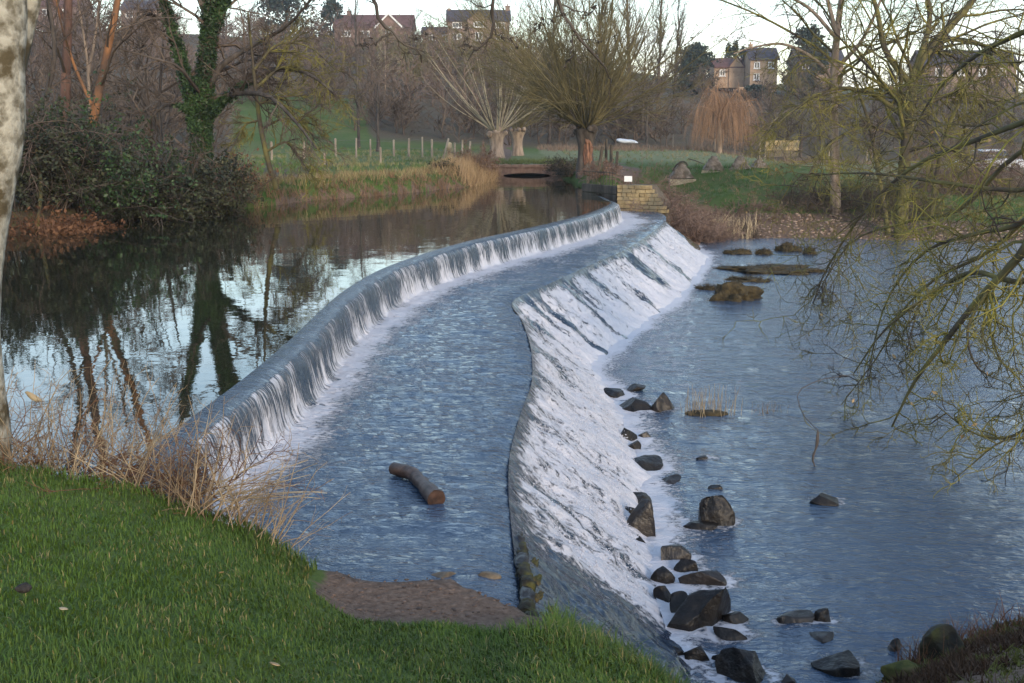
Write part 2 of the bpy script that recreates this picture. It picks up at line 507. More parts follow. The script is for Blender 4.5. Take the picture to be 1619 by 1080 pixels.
M['river'] = mat_water('river_water', (0.038, 0.07, 0.12), 0.05, 1.7,
                       [('o', (0.8, 1.8, 1), 2.6, 4, 0.46), ('o', (1.0, 1.8, 1), 9.0, 4, 0.18)], (1, 1.5, 1), 13.0, rot=0.15, edge=(0.42, 0.66))
M['fall'] = mat_water('fall_water', (0.035, 0.055, 0.085), 0.10, 1.6,
                      [('uv', (1, 0.12, 1), 22, 4, 0.22), ('o', (1, 1, 1), 7, 4, 0.22)], (1.0, 0.10, 1), 26.0, edge=(0.42, 0.60))
M['slope'] = mat_water('cascade_water', (0.016, 0.03, 0.055), 0.10, 1.6,
                       [('uv', (1, 0.4, 1), 8, 4, 0.20)], (1.0, 0.62, 1), 12.0, foam_bump=0.34, edge=(0.40, 0.60))
mf, nt, b = new_mat('foam')
b.inputs['Base Color'].default_value = (0.64, 0.63, 0.67, 1)
b.inputs['Roughness'].default_value = 0.5
M['foam'] = mf

# ------------------------------------------------------------------ plan of the place
CREST = np.array([P(945, 308, 0), P(958, 315, 0), P(970, 322, 0), P(930, 339, 0), P(850, 359, 0), P(750, 381, 0), P(680, 401, 0),
                  P(612, 426, 0), P(560, 456, 0), P(520, 490, 0), P(470, 540, 0), P(400, 600, 0),
                  P(335, 650, 0), P(285, 692, 0), (-2.62, 8.0, 0), (-2.65, 6.2, 0)])
EDGE = np.array([(5.35, 41.5, -0.5), P(1052, 345, -.5), P(1000, 383, -.5), P(940, 410, -.5), P(870, 441, -.5), P(812, 468, -.5),
                 P(826, 500, -.5), P(839, 540, -.5), P(841, 590, -.5), P(824, 640, -.5), P(807, 700, -.5),
                 P(804, 760, -.5), P(810, 830, -.5), P(818, 900, -.5), P(826, 985, -.5), (0.1, 6.0, -.5), (0.15, 5.2, -.5)])
def dense(c, n=1500):
    p = polyline(c, n)
    p[:, 2] = c[0, 2]
    return p
CR, ED = dense(CREST), dense(EDGE)
def x_of(curve, y):
    o = np.argsort(curve[:, 1])
    return np.interp(y, curve[o, 1], curve[o, 0])
xc = lambda y: x_of(CR, y)
xe = lambda y: x_of(ED, y)

# near bank: rim distance and height as functions of x
NX = np.array([-40, -12, -6, -4.5, -3.1, -2.5, -2.1, -1.7, -1.3, -1.0, -0.4, 0.1, 0.7, 1.2, 1.7, 2.2, 3.0, 4.0, 6.0, 9.0, 40])
NY = np.array([7.0, 8.0, 8.0, 7.7, 7.3, 7.2, 7.15, 7.3, 7.0, 6.95, 6.95, 6.55, 6.25, 6.4, 6.9, 7.4, 8.2, 8.85, 8.95, 9.5, 11])
NE = np.array([.4, .3, .25, .20, .15, .07, -.03, -.22, -.36, -.42, -.44, -.48, -.66, -1.15, -1.6, -1.66, -1.66, -1.63, -1.55, -1.2, -.8])
def y_rim(x): return np.interp(x, NX, NY)
def h_near(x, y):
    ye, e = y_rim(x), np.interp(x, NX, NE)
    ld = 0.10 + 0.55 * np.exp(-((x + 0.55) / 0.55) ** 4)        # flat bare ledge beside the apron
    t = np.clip((y - 1.2) / (ye - ld - 1.2), 0, 1)
    top = 0.78 + (e - 0.78) * (0.55 * t + 0.45 * t * t)
    out = np.where(y < ye, top, e - 0.9 * (y - ye))
    return np.where(y < 0, 0.78, out)

LEFT = np.array([(-400, 8.5), (-60, 17), (-20, 22.5), P(0, 371, 0)[:2], P(110, 362, 0)[:2], P(200, 350, 0)[:2], P(300, 338, 0)[:2], P(380, 331, 0)[:2],
                 P(470, 321, 0)[:2], P(560, 313, 0)[:2], P(650, 306, 0)[:2], P(740, 296, 0)[:2], P(778, 287, 0)[:2], P(785, 279, 0)[:2], (-1.0, 64), (-1.0, 900), (-900, 900), (-900, 8.5)])
RIGHT = np.array([(2.6, 64), P(886, 278, 0)[:2], P(905, 286, 0)[:2], (3.15, 44.2), (3.95, 42.6), (4.2, 42.4), (5.45, 41.7), (5.1, 37.4), (6.7, 38.8),
                  P(1118, 379, -1.7)[:2], P(1300, 379, -1.7)[:2], P(1450, 382, -1.7)[:2], P(1619, 388, -1.7)[:2], (40, 40), (900, 60), (900, 900), (2.6, 900)])
MID = np.array([(-1.2, 61.5), (2.8, 61.5), (2.8, 900), (-1.2, 900)])

def sdist(poly, x, y):
    """signed distance, positive inside"""
    d = np.full(x.shape, 1e9); ins = np.zeros(x.shape, bool)
    n = len(poly)
    for i in range(n):
        ax, ay = poly[i]; bx, by = poly[(i + 1) % n]
        ex, ey = bx - ax, by - ay
        t = np.clip(((x - ax) * ex + (y - ay) * ey) / (ex * ex + ey * ey + 1e-12), 0, 1)
        d = np.minimum(d, np.hypot(x - ax - t * ex, y - ay - t * ey))
        c = (ay > y) != (by > y)
        with np.errstate(divide='ignore', invalid='ignore'):
            xi = ax + (y - ay) * (bx - ax) / (by - ay)
        ins ^= c & (x < xi)
    return np.where(ins, d, -d)

def t_far(x, y):
    u = x / np.maximum(y, 1)
    H = np.interp(u, [-.6, -.45, -.25, -.1, -.03, .05, .1, .2, .45, .7], [25, 24, 22.5, 20.5, 19.8, 17, 14.0, 11.5, 9.5, 9])
    y0 = np.interp(u, [-.3, -.1, .1, .3], [70, 84, 95, 100])
    t = np.clip((y - y0) / (250 - y0), 0, 1)
    hill = H * (t ** 1.15) * (1 - 0.08 * t)
    back = np.where(y > 250, -(y - 250) * 0.03, 0)
    base = 0.55 + 0.10 * fbm(x * .12, y * .12, 5, 3) + np.where(y > 62, 0.15 * sst(62, 90, y), 0)
    base = base - 0.95 * sst(13, 20, x) * (1 - sst(95, 112, y))
    return base + hill + np.maximum(back, -6) + 0.5 * t * fbm(x * .05, y * .05, 8, 3)

def hfun(x, y, parts=False):
    x = np.asarray(x, float); y = np.asarray(y, float)
    wx_c, wx_e = xc(y), xe(y)
    bed = np.where(x < wx_c, -0.9, -1.05 - 1.3 * sst(0, 1.4, x - wx_e))
    near = h_near(x, y)
    wig = 0.35 * fbm(x * .5, y * .5, 3, 3)
    T = t_far(x, y)
    sl = sdist(LEFT, x, y) + wig
    sr = sdist(RIGHT, x, y) + wig * sst(0, 4, np.abs(x - 4.5) + np.abs(y - 39) * .3)
    sm = sdist(MID, x, y)
    left = -0.35 + (T + 0.35) * sst(-0.35, 1.0, sl)
    low = sst(3.6, 6.8, x) * (1 - sst(50, 58, y))           # right bank: pool side -> river side
    wl = -0.35 * (1 - low) - 2.0 * low
    wid = 0.9 * (1 - low) + 9.5 * low
    rprof = np.clip((sr + 0.35) / wid, 0, 1)
    rprof = np.where(low > 0.5, rprof ** 0.85, rprof * rprof * (3 - 2 * rprof))
    right = wl + (T - 0.25 * low * (1 - sst(50, 70, y)) - wl) * rprof
    mid = np.where(sm > 0, T, -5)
    left = np.where(sl > -0.35, left, -5); right = np.where(sr > -0.35, right, -5)
    far = np.maximum(np.maximum(left, right), mid)
    far = np.where(y > 62, np.maximum(far, -0.5 + (T + 0.5) * sst(61.5, 63.5, y)), far)
    nearv = np.where(y < 14, near, -5)
    h = np.maximum(np.maximum(nearv, far), bed)
    if parts:
        return h, nearv, far, sl, sr, bed
    return h

# ------------------------------------------------------------------ the ground sheet, cut by zone
rng = np.random.default_rng(7)
ang = np.concatenate([np.arange(-180, -35, 4.0), np.linspace(-34, 34, 300), np.arange(38, 181, 4.0)])
ang[-1] = 180.0
rad = np.concatenate([[0.05, 0.4], np.geomspace(0.9, 420, 380)])
A, Rr = np.meshgrid(np.radians(ang), rad)
GX, GY = Rr * np.sin(A), Rr * np.cos(A)
gh, gn, gf, gsl, gsr, gbed = hfun(GX.ravel(), GY.ravel(), True)
gx, gy = GX.ravel(), GY.ravel()
gh = gh + np.where(gh > gbed + 0.02, 0.035 * fbm(gx * 1.5, gy * 1.5, 12, 3), 0)
is_near = gn >= gh - 0.08
uu = gx / np.maximum(gy, 1)
rim = y_rim(gx)
mud = np.zeros_like(gx); lit = np.zeros_like(gx)
# trodden ledge at the end of the apron, and the steep river face of the near bank
led = sst(-1.35, -1.0, gx) * (1 - sst(0.12, 0.3, gx)) * sst(-0.95, -0.75, gy - rim - 0.35 * np.abs(gx + 0.6) + 0.2 * fbm(gx * 3, gy * 3, 2, 3))
mud = np.where(is_near, np.maximum(led, sst(0.05, 0.2, gy - rim)), mud)
mud = np.where(is_near & (gx > 1.5), np.maximum(mud, 0.85 + 0.25 * fbm(gx * 2, gy * 2, 4, 3)), mud)
# river-side gravel slope and earth banks
mud = np.where(~is_near & (gsr > -1) & (gsr < 4.2) & (gx > 4.5) & (gy < 60), 1 - sst(2.2, 4.4, gsr + 0.9 * fbm(gx * .5, gy * .5, 6, 3)), mud)
mud = np.where(~is_near & (gsl > -1) & (gsl < 0.55), 0.75, mud)
lit = np.where(~is_near & (gsl > -1) & (gx < -7.4) & (gy < 60), 0.9 * (1 - sst(-8.4, -7.4, gx)), lit)
mud = np.where(~is_near & (gsl > -1) & (gsl < .6) & (gx < -7.4), 0.0, mud)
woods = sst(95, 120, gy)
field = sst(-.27, -.235, uu) * (1 - sst(-.135, -.115, uu)) * (1 - sst(118, 135, gy))
lit = np.where(~is_near, np.maximum(lit, woods * (1 - field) * 0.85), lit)
lit = np.where(~is_near & (gy > 80) & (gy <= 125), np.maximum(lit, (1 - field) * sst(80, 100, gy) * 0.8), lit)
lit = np.where(gy > 225, 0.2, lit)
lit = np.where(~is_near & (uu < -.225) & (gy > 20), np.maximum(lit, .9 * (1 - sst(-.25, -.225, uu))), lit)
pale = np.where(~is_near & (gx > 2), sst(55, 66, gy + 3 * fbm(gx * .2, gy * .2, 31, 2)), np.where(~is_near, .55 * sst(58, 66, gy) * (1 - sst(74, 84, gy)), 0))
brm = sst(4.6, 5.2, gx) * (1 - sst(7.6, 9.0, gx)) * sst(36, 37, gy) * (1 - sst(44, 45.5, gy))
lit = np.where(~is_near, np.maximum(lit, .95 * brm), lit); mud = np.where(~is_near, mud * (1 - brm), mud)
zone = np.stack([1 - pale, mud, lit], 1)
GV = np.stack([gx, gy, gh], 1)
GF = grid_faces(len(rad), len(ang))[:, ::-1]
fc = GV[GF].mean(1)
fh, fn_, ff_, fsl, fsr, fbed = hfun(fc[:, 0], fc[:, 1], True)
wet = fh <= fbed + 0.03
nearf = (fn_ >= fh - 0.02) & ~wet
hillf = (fc[:, 1] > 88) & ~nearf & ~wet
rightf = (fc[:, 0] > 0.8) & ~nearf & ~wet & ~hillf
gravelf = rightf & (fsr < 3.4) & (fc[:, 0] > 4.5)
leftf = ~nearf & ~wet & ~hillf & ~rightf
def sub_ground(name, mask, label=None):
    f = GF[mask]
    idx, inv = np.unique(f, return_inverse=True)
    o = obj(name, mesh(name, GV[idx], inv.reshape(-1, 4), M['ground'], True, attrs={'zone': zone[idx]}))
    tag(o, label, None, None, 'structure')
    return o
sub_ground('river_bed', wet)
sub_ground('lawn', nearf)
sub_ground('hillside', hillf)
sub_ground('meadow', leftf)
sub_ground('grass_field', rightf & ~gravelf)
sub_ground('gravel_bank', gravelf)

# ------------------------------------------------------------------ water
cr_off = CR[(CR[:, 1] > 6.3) & (CR[:, 1] < 39.9)]
def resample(c, k=0.0028, y1=None):
    """spacing grows with distance from the camera"""
    seg = np.linalg.norm(np.diff(c[:, :2], axis=0), axis=1)
    s = np.concatenate([[0], np.cumsum(seg)])
    w = 1 / (k * np.maximum(c[:, 1], 5))
    cum = np.concatenate([[0], np.cumsum(seg * 0.5 * (w[1:] + w[:-1]))])
    n = int(cum[-1])
    ss = np.interp(np.linspace(0, cum[-1], n), cum, s)
    out = np.stack([np.interp(ss, s, c[:, i]) for i in range(3)], 1)
    return out, ss
def normals(c, sm=9):
    t = np.gradient(c[:, :2], axis=0)
    k = np.ones(sm) / sm
    t = np.stack([np.convolve(np.pad(t[:, i], sm // 2, 'edge'), k, 'valid') for i in range(2)], 1)
    t /= np.linalg.norm(t, axis=1, keepdims=True)
    return np.stack([-t[:, 1], t[:, 0]], 1)          # curves run far -> near: this points to +x (downstream)

# pool surface: from the sill to the far banks
cpool, _ = resample(CR[(CR[:, 1] > 6.0)], 0.01)
npool = normals(cpool, 15)
pl = cpool[:, :2] - npool * 0.08
plist = [tuple(p) for p in pl]
outer = [(-2.95, 5.5), (-80, 5.5), (-80, 66), (3.2, 66), (3.2, 42.0)]
poly = [(x, y, 0.0) for x, y in plist + outer]
pm = bpy.data.meshes.new('pool_water'); pm.from_pydata(poly, [], [list(range(len(poly)))])
pm.materials.append(M['pool'])
if pm.polygons[0].normal.z < 0: pm.flip_normals()
tag(obj('pool_water', pm), None, None, None, 'structure')

# upper fall: sill, roll-over, thin curtain, foot
c1, s1 = resample(CR[(CR[:, 1] > 6.0) & (CR[:, 1] < 40.6)], 0.0019)
n1 = normals(c1, 31)
prof = polyline([(-.10, 0, .003), (-.03, 0, -.004), (.06, 0, -.02), (.13, 0, -.055), (.17, 0, -.11), (.20, 0, -.21), (.225, 0, -.33), (.25, 0, -.45), (.30, 0, -.545), (.44, 0, -.575)], 26)
OFF, ZZ = prof[:, 0], prof[:, 2]
S, K = np.meshgrid(s1, np.arange(len(prof)), indexing='ij')
vlen = np.concatenate([[0], np.cumsum(np.hypot(np.diff(OFF), np.diff(ZZ)))])
vv = vlen[K]
amount = np.clip((K - 9) / 10, 0, 1)
streak = fbm(S * 9, vv * 1.1, 21, 4)
off = OFF[K] + (0.03 * streak + 0.03 * fbm(S * 2.2, vv * .6, 22, 3)) * np.clip((K - 6) / 8, 0, 1)
zz = ZZ[K] + 0.012 * fbm(S * 1.3, 0 * vv, 27, 4) * np.clip((K - 1) / 4, 0, 1) + 0.012 * fbm(S * 4, vv * 3, 23, 3) * np.clip((K - 2) / 5, 0, 1) + 0.03 * amount * (K > 21) * fbm(S * 12, vv * 12, 24, 3)
V = np.stack([c1[:, 0][:, None] + n1[:, 0][:, None] * off, c1[:, 1][:, None] + n1[:, 1][:, None] * off, zz], 2)
curt = fbm(S * 3.2, vv * 0.3, 25, 4)
foam = 0.10 * (K <= 7) + (K > 7) * (0.42 + 0.26 * curt + 0.16 * fbm(S * 0.9, vv * .1, 29, 2) + 0.28 * np.clip((K - 15) / 8, 0, 1))
foam = np.where(K <= 7, 0.16 + .22 * fbm(S * 4, vv * 7, 28, 4), foam)
up = mesh('upper_fall_water', V.reshape(-1, 3), grid_faces(len(s1), len(prof)), M['fall'], True, uv=np.stack([S, vv], 2).reshape(-1, 2), attrs={'foam': foam.ravel()})
tag(obj('upper_fall_water', up), None, None, None, 'structure')

# apron between the two falls
ys = np.geomspace(5.9, 41.4, 560)
ncol = 90
q = np.linspace(0, 1, ncol)
Yg, Qg = np.meshgrid(ys, q, indexing='ij')
XA, XB = xc(Yg) + 0.28, xe(Yg)
Xg = XA + (XB - XA) * Qg
dfo = Xg - XA
wave = 0.032 * fbm(Xg * 1.6 + Yg * .5, Yg * 3.0, 31, 4) + 0.014 * fbm(Xg * 5 + Yg, Yg * 11, 32, 3)
calm = sst(7.0, 7.9, Yg)
Zg = -0.555 + wave * (0.25 + 0.75 * calm) + 0.03 * np.exp(-dfo * 6) * fbm(Xg * 9, Yg * 9, 33, 3)
ebr = XB - Xg
Zg = Zg - 0.05 * np.exp(-ebr * 9)
foam = 0.80 * np.exp(-(dfo / (0.14 + 0.018 * Yg)) ** 1.4) + 0.20 * fbm(Xg * 2 + 3, Yg * 2.2, 34, 4) + 0.10 + 0.16 * np.exp(-dfo / .9)
foam = foam * calm + 0.02
ap = mesh('apron_water', np.stack([Xg, Yg, Zg], 2).reshape(-1, 3), grid_faces(len(ys), ncol)[:, ::-1], M['apron'], True,
          uv=np.stack([Xg, Yg], 2).reshape(-1, 2), attrs={'foam': foam.ravel()})
tag(obj('apron_water', ap), None, None, None, 'structure')

# lower cascade: sloping face
ED2 = ED[(ED[:, 1] > 5.3) & (ED[:, 1] < 37.2)]
c2, s2 = resample(ED2, 0.0026)
n2 = normals(c2, 41)
NT = 84
tt = np.linspace(0, 1, NT)
S, Tt = np.meshgrid(s2, tt, indexing='ij')
Yc = np.repeat(c2[:, 1][:, None], NT, 1)
width = 1.42
off = width * Tt
zz = -0.585 - 1.17 * (Tt ** 0.92)
thin = (1 - sst(8.0, 8.9, Yc - 0.5 * Tt + 0.25 * fbm(S * 2, Tt * 3, 46, 3)))                       # near end: only a thin sheet over dark stone
farm = sst(19, 23, Yc)
rgh = (1 - 0.45 * thin) * np.clip(Tt * 8, 0, 1)
bumpy = 0.085 * fbm(S * 2.4, Tt * 3.2, 41, 4, 0.55) + 0.028 * fbm(S * 8, Tt * 6, 42, 3, 0.55)
zz = zz + bumpy * rgh + 0.05 * fbm(S * 5, Tt * 7, 48, 4) * thin * np.clip(Tt * 8, 0, 1)
off = off + 0.06 * fbm(S * 3, Tt * 5, 43, 3) * rgh
V = np.stack([c2[:, 0][:, None] + n2[:, 0][:, None] * off, c2[:, 1][:, None] + n2[:, 1][:, None] * off, zz], 2)
gap = fbm(S * 1.9 + 0.25 * Tt, Tt * 0.5, 44, 3)
gap2 = fbm(S * 3.2, Tt * 1.4, 45, 4)
foam = 0.68 + 0.24 * gap2 + np.where(gap < -0.22, (gap + 0.22) * 2.6, 0) * (0.35 + 0.65 * farm) + 0.22 * (Tt - 0.35)
foam = foam * np.clip(0.35 + Tt * 7, 0, 1)
foam = foam * (1 - 0.72 * thin) + 0.02
foam2d = foam
slp = mesh('cascade_water', V.reshape(-1, 3), grid_faces(len(s2), NT), M['slope'], True,
           uv=np.stack([S, Tt * 1.8], 2).reshape(-1, 2), attrs={'foam': foam.ravel()})
tag(obj('cascade_water', slp), None, None, None, 'structure')
SLOPE = V

# lower river
foot = np.stack([c2[:, 0] + n2[:, 0] * 1.30, c2[:, 1] + n2[:, 1] * 1.30], 1)
of = np.argsort(foot[:, 1])
def xfoot(y):
    return np.interp(y, foot[of, 1], foot[of, 0])
ys = np.geomspace(5.2, 46, 380)
q = np.linspace(0, 1, 200) ** 1.25
Yg, Qg = np.meshgrid(ys, q, indexing='ij')
XA = xfoot(Yg)
XB = np.maximum(Yg * 0.75 + 3, XA + 3)
Xg = XA + (XB - XA) * Qg
dfo = Xg - XA
turb = np.exp(-dfo / 0.9)
wave = (0.010 + 0.03 * turb) * fbm(Xg * 2.2 + Yg * .6, Yg * 4.2, 51, 4) + (0.004 + 0.02 * turb) * fbm(Xg * 7, Yg * 13, 52, 3)
Zg = -1.70 + wave
foam = 0.78 * np.exp(-(dfo / 0.34) ** 1.3) + 0.34 * np.exp(-dfo / 0.85) + 0.34 * fbm(Xg * 2.4, Yg * 2.0, 53, 4) * np.exp(-dfo / 1.4) + 0.04
foam *= 1 - 0.5 * (1 - sst(7.5, 9.5, Yg))
for px, py, w in ((978, 626, 46), (1004, 648, 78), (1051, 650, 42), (990, 698, 40), (1018, 743, 74), (1008, 796, 50), (1012, 850, 84), (1124, 830, 78), (1068, 888, 52), (1050, 918, 42), (1112, 926, 86), (1056, 948, 46),
                  (1116, 990, 116), (1262, 986, 62), (1302, 982, 32), (1160, 1008, 60), (1185, 1078, 92), (1106, 1044, 48), (1308, 796, 54), (1114, 726, 26), (1335, 1062, 92), (1160, 470, 74)):
    g = P(px, py, -1.7); rr_ = w * 0.5 * g[1] / F
    dx, dy = Xg - g[0], Yg - (g[1] + rr_ * .4)
    rd = np.hypot(dx, dy * 1.2)
    near_ = np.clip(1.6 - g[0] * .0 - np.abs(g[0] - 1.6) * .35, .35, 1)
    foam += near_ * (0.30 * np.exp(-((rd - rr_ * 1.05) / 0.06) ** 2) + 0.22 * np.exp(-(np.abs(dy) / (rr_ * .8)) ** 2) * np.exp(-np.maximum(dx - rr_ * .8, 0) / .25) * (dx > 0)) * (0.6 + 0.8 * vnoise(Xg * 9, Yg * 9, 57))
    Zg = Zg + 0.012 * np.exp(-((rd - rr_ * 1.1) / 0.1) ** 2) * fbm(Xg * 8, Yg * 8, 58, 2)
rv = mesh('river_water', np.stack([Xg, Yg, Zg], 2).reshape(-1, 3), grid_faces(len(ys), len(q))[:, ::-1], M['river'], True,
          uv=np.stack([Xg, Yg], 2).reshape(-1, 2), attrs={'foam': foam.ravel()})
tag(obj('river_water', rv), None, None, None, 'structure')

# spray: flecks of thrown water over the cascade and along the foot of the upper fall
rng = np.random.default_rng(11)
OCT = np.array([(1, 0, 0), (-1, 0, 0), (0, 1, 0), (0, -1, 0), (0, 0, 1), (0, 0, -1)], float)
OCTF = np.array([(0, 2, 4), (2, 1, 4), (1, 3, 4), (3, 0, 4), (2, 0, 5), (1, 2, 5), (3, 1, 5), (0, 3, 5)])
nS = 13000
ii = rng.integers(0, len(s2), nS * 3); jj = (rng.uniform(0.05, 0.82, nS * 3) * (NT - 1)).astype(int)
keep = rng.uniform(0, 1, nS * 3) < np.clip((foam2d[ii, jj] - 0.45) * 1.6, 0, 1) * np.clip(14 / Yc[ii, jj], 0.15, 1)
ii, jj = ii[keep][:nS], jj[keep][:nS]
pos = SLOPE[ii, jj] + np.abs(rng.normal(0, 1, (len(ii), 3))) * np.array([0.035, 0.0, 0.05]) + rng.normal(0, 0.012, (len(ii), 3))
size = rng.uniform(0.0025, 0.008, len(ii))
sc3 = size[:, None, None] * rng.uniform(0.6, 1.6, (len(ii), 1, 3))
V = (OCT[None] * sc3 + pos[:, None, :]).reshape(-1, 3)
Fc = (OCTF[None] + (np.arange(len(ii)) * 6)[:, None, None]).reshape(-1, 3)
o = obj('spray', mesh('spray', V, Fc, M['foam'], True))
tag(o, 'white flecks of spray thrown up over the lower cascade', 'spray', None, 'stuff')

# ------------------------------------------------------------------ the weir itself (stone under the water)
wr = thing('weir', 'curved two-step stone weir carrying the white falling water', 'weir', (0, 20, -2.2))
def strip(c, n, pts, name, mat, parent, loc):
    of_ = np.array([p[0] for p in pts]); z_ = np.array([p[1] for p in pts])
    V = np.stack([c[:, 0][:, None] + n[:, 0][:, None] * of_, c[:, 1][:, None] + n[:, 1][:, None] * of_, np.repeat(z_[None], len(c), 0)], 2)
    V = V.reshape(-1, 3) - np.array(loc)
    return obj(name, mesh(name, V, grid_faces(len(c), len(pts)), mat, False), parent)
cs, _ = resample(CR[(CR[:, 1] > 6.0) & (CR[:, 1] < 40.6)], 0.01)
strip(cs, normals(cs, 9), [(-.5, -.9), (-.15, -.06), (.06, -.09), (.12, -.16), (.2, -.62), (.6, -.72)], 'upper_step', M['stone_dark'], wr, (0, 20, -2.2))
cs, _ = resample(ED2, 0.01)
strip(cs, normals(cs, 9), [(-2.4, -.75), (-.05, -.68), (.0, -.72), (1.5, -1.98), (2.0, -2.2)], 'sloping_face', M['stone_dark'], wr, (0, 20, -2.2))
# uneven kerb stones along the dry near end of the lower lip
rng = np.random.default_rng(5)
yk = 6.35
k = 0
while yk < 8.3:
    L = rng.uniform(0.10, 0.26)
    x0 = float(xe(np.array([yk + L / 2]))[0])
    v, f = ICO[3]
    v = np.sign(v) * np.abs(v) ** 0.55
    v = v * np.array([0.05, L * 0.52, 0.085]) + np.stack([fbm(v[:, 1] * 3 + k, v[:, 2] * 3 + v[:, 0], 60 + k, 3)] * 3, 1) * 0.022
    drop = 0.0 if yk < 7.3 else (yk - 7.3) * 0.10
    o = obj('kerb_stone', mesh('kerb_stone', v, f, M['rock_moss'] if k % 3 else M['rock_brown']), wr,
            (x0 + 0.05 + rng.normal(0, .01), yk + L / 2 - 20, -0.635 - drop + 2.2 + rng.normal(0, .008)))
    yk += L * 1.02; k += 1
v, f = ICO[2]
mv = []
for j in range(14):
    y = rng.uniform(6.6, 8.2); x0 = float(xe(np.array([y]))[0]) + rng.uniform(0.10, 0.22)
    vv_ = v * np.array([.03, .08, .02]) * rng.uniform(.6, 1.3) + fbm(v[:, 0] * 4 + j, v[:, 1] * 4, 80, 3)[:, None] * 0.02
    mv.append((vv_ + np.array([x0, y - 20, -0.62 - (x0 - xe(np.array([y]))[0]) * .85 + 2.2]), f))
V, Fc = cat_mesh(mv)
o = obj('moss', mesh('moss', V, Fc, M['moss']), wr)
o['kind'] = 'stuff'

# ------------------------------------------------------------------ tree machinery
def lev(P0, D0, L, R0, n, wander, trop, rng, tip=0.25, tropv=(0, 0, 1)):
    """grow m branches of n segments at once"""
    m = len(P0)
    Pn = np.empty((m, n + 1, 3)); Pn[:, 0] = P0
    d = D0 / (np.linalg.norm(D0, axis=1, keepdims=True) + 1e-9)
    tv = np.array(tropv, float)
    for i in range(n):
        d = d + rng.normal(0, wander, (m, 3)) + tv * trop
        d /= np.linalg.norm(d, axis=1, keepdims=True) + 1e-9
        Pn[:, i + 1] = Pn[:, i] + d * (L / n)[:, None]
    t = np.linspace(0, 1, n + 1)[None, :]
    R = R0[:, None] * (1 - (1 - tip) * t)
    return Pn, R

def kids(Pn, R, k, t0, t1, ang, Lrel, rr, rng, angv=0.25, Lv=0.3, lmin=0.0, rmin=0.0, taper=0.45, up=0.0):
    m, n1, _ = Pn.shape
    t = rng.uniform(t0, t1, (m, k)) * (n1 - 1)
    i = np.minimum(t.astype(int), n1 - 2); f = t - i
    a = np.arange(m)[:, None]
    p = Pn[a, i] * (1 - f)[..., None] + Pn[a, i + 1] * f[..., None]
    dd = Pn[a, i + 1] - Pn[a, i]
    dd /= np.linalg.norm(dd, axis=2, keepdims=True) + 1e-9
    rad = R[a, i] * (1 - f) + R[a, i + 1] * f
    w = rng.normal(size=dd.shape) + np.array([0, 0, up])
    w -= (w * dd).sum(2, keepdims=True) * dd
    w /= np.linalg.norm(w, axis=2, keepdims=True) + 1e-9
    an = ang * (1 + angv * rng.uniform(-1, 1, (m, k)))
    d = np.cos(an)[..., None] * dd + np.sin(an)[..., None] * w
    Lp = np.linalg.norm(np.diff(Pn, axis=1), axis=2).sum(1)
    L = Lp[:, None] * Lrel * (1 - taper * t / (n1 - 1)) * (1 + Lv * rng.uniform(-1, 1, (m, k)))
    L = np.maximum(L, lmin)
    r = np.maximum(rad * rr, rmin)
    return p.reshape(-1, 3), d.reshape(-1, 3), L.ravel(), r.ravel()

def limb(pts, r0, r1, n=14):
    p = polyline(pts, n)
    return p[None], np.linspace(r0, r1, n)[None]

def straight_trunk(rng, h, r0, r1, n=12, wob=0.03, lean=(0, 0)):
    z = np.linspace(0, h, n)
    x = np.cumsum(rng.normal(0, wob, n)) * h / n * 2 + lean[0] * z / h
    y = np.cumsum(rng.normal(0, wob, n)) * h / n * 2 + lean[1] * z / h
    x -= x[0]; y -= y[0]
    z = z - 0.25 * (1 - z / h)
    t = np.linspace(0, 1, n)
    r = r0 + (r1 - r0) * t
    r[0] *= 1.35; r[1] *= 1.1
    return np.stack([x, y, z], 1)[None], r[None]

def branch_out(P0, R0, specs, rng):
    """specs: list of dict per level -> list of (P, R, sides)"""
    out = []
    cur = [(P0, R0)] if not isinstance(P0, list) else list(zip(P0, R0))
    for s in specs:
        nxt = []
        for (p, r) in cur:
            a = kids(p, r, s['k'], s.get('t0', .3), s.get('t1', 1.0), s['ang'], s['L'], s.get('rr', .55), rng, s.get('angv', .3), s.get('Lv', .35), s.get('lmin', 0), s.get('rmin', .004), s.get('taper', .45), s.get('up', 0))
            pp, rr = lev(*a, s.get('n', 5), s.get('w', .12), s.get('trop', .02), rng, s.get('tip', .3))
            nxt.append((pp, rr)); out.append((pp, rr, s.get('sides', 3)))
        cur = nxt
    return out

def tube_part(name, lst, mat, parent, rng, smooth=True):
    V, Fc = cat_mesh([tubes(p, r, s, rng=rng) for p, r, s in lst])
    return obj(name, mesh(name, V, Fc, mat, smooth), parent)

def bare_tree(name, label, base, h, r0, specs, mt, mc, seed, lean=(0, 0), wob=0.03, group=None, trunk_top=0.9, cat='tree', tip=0.2):
    rng = np.random.default_rng(seed)
    t = thing(name, label, cat, base, group)
    p, r = straight_trunk(rng, h * trunk_top, r0, r0 * tip, 14, wob, lean)
    out = branch_out(p, r, specs, rng)
    nl = 1 if len(specs) > 2 else 0
    tube_part('trunk', [(p, r, 8)] + out[:nl], mt, t, rng)
    tube_part('crown', out[nl:], mc, t, rng)
    return t

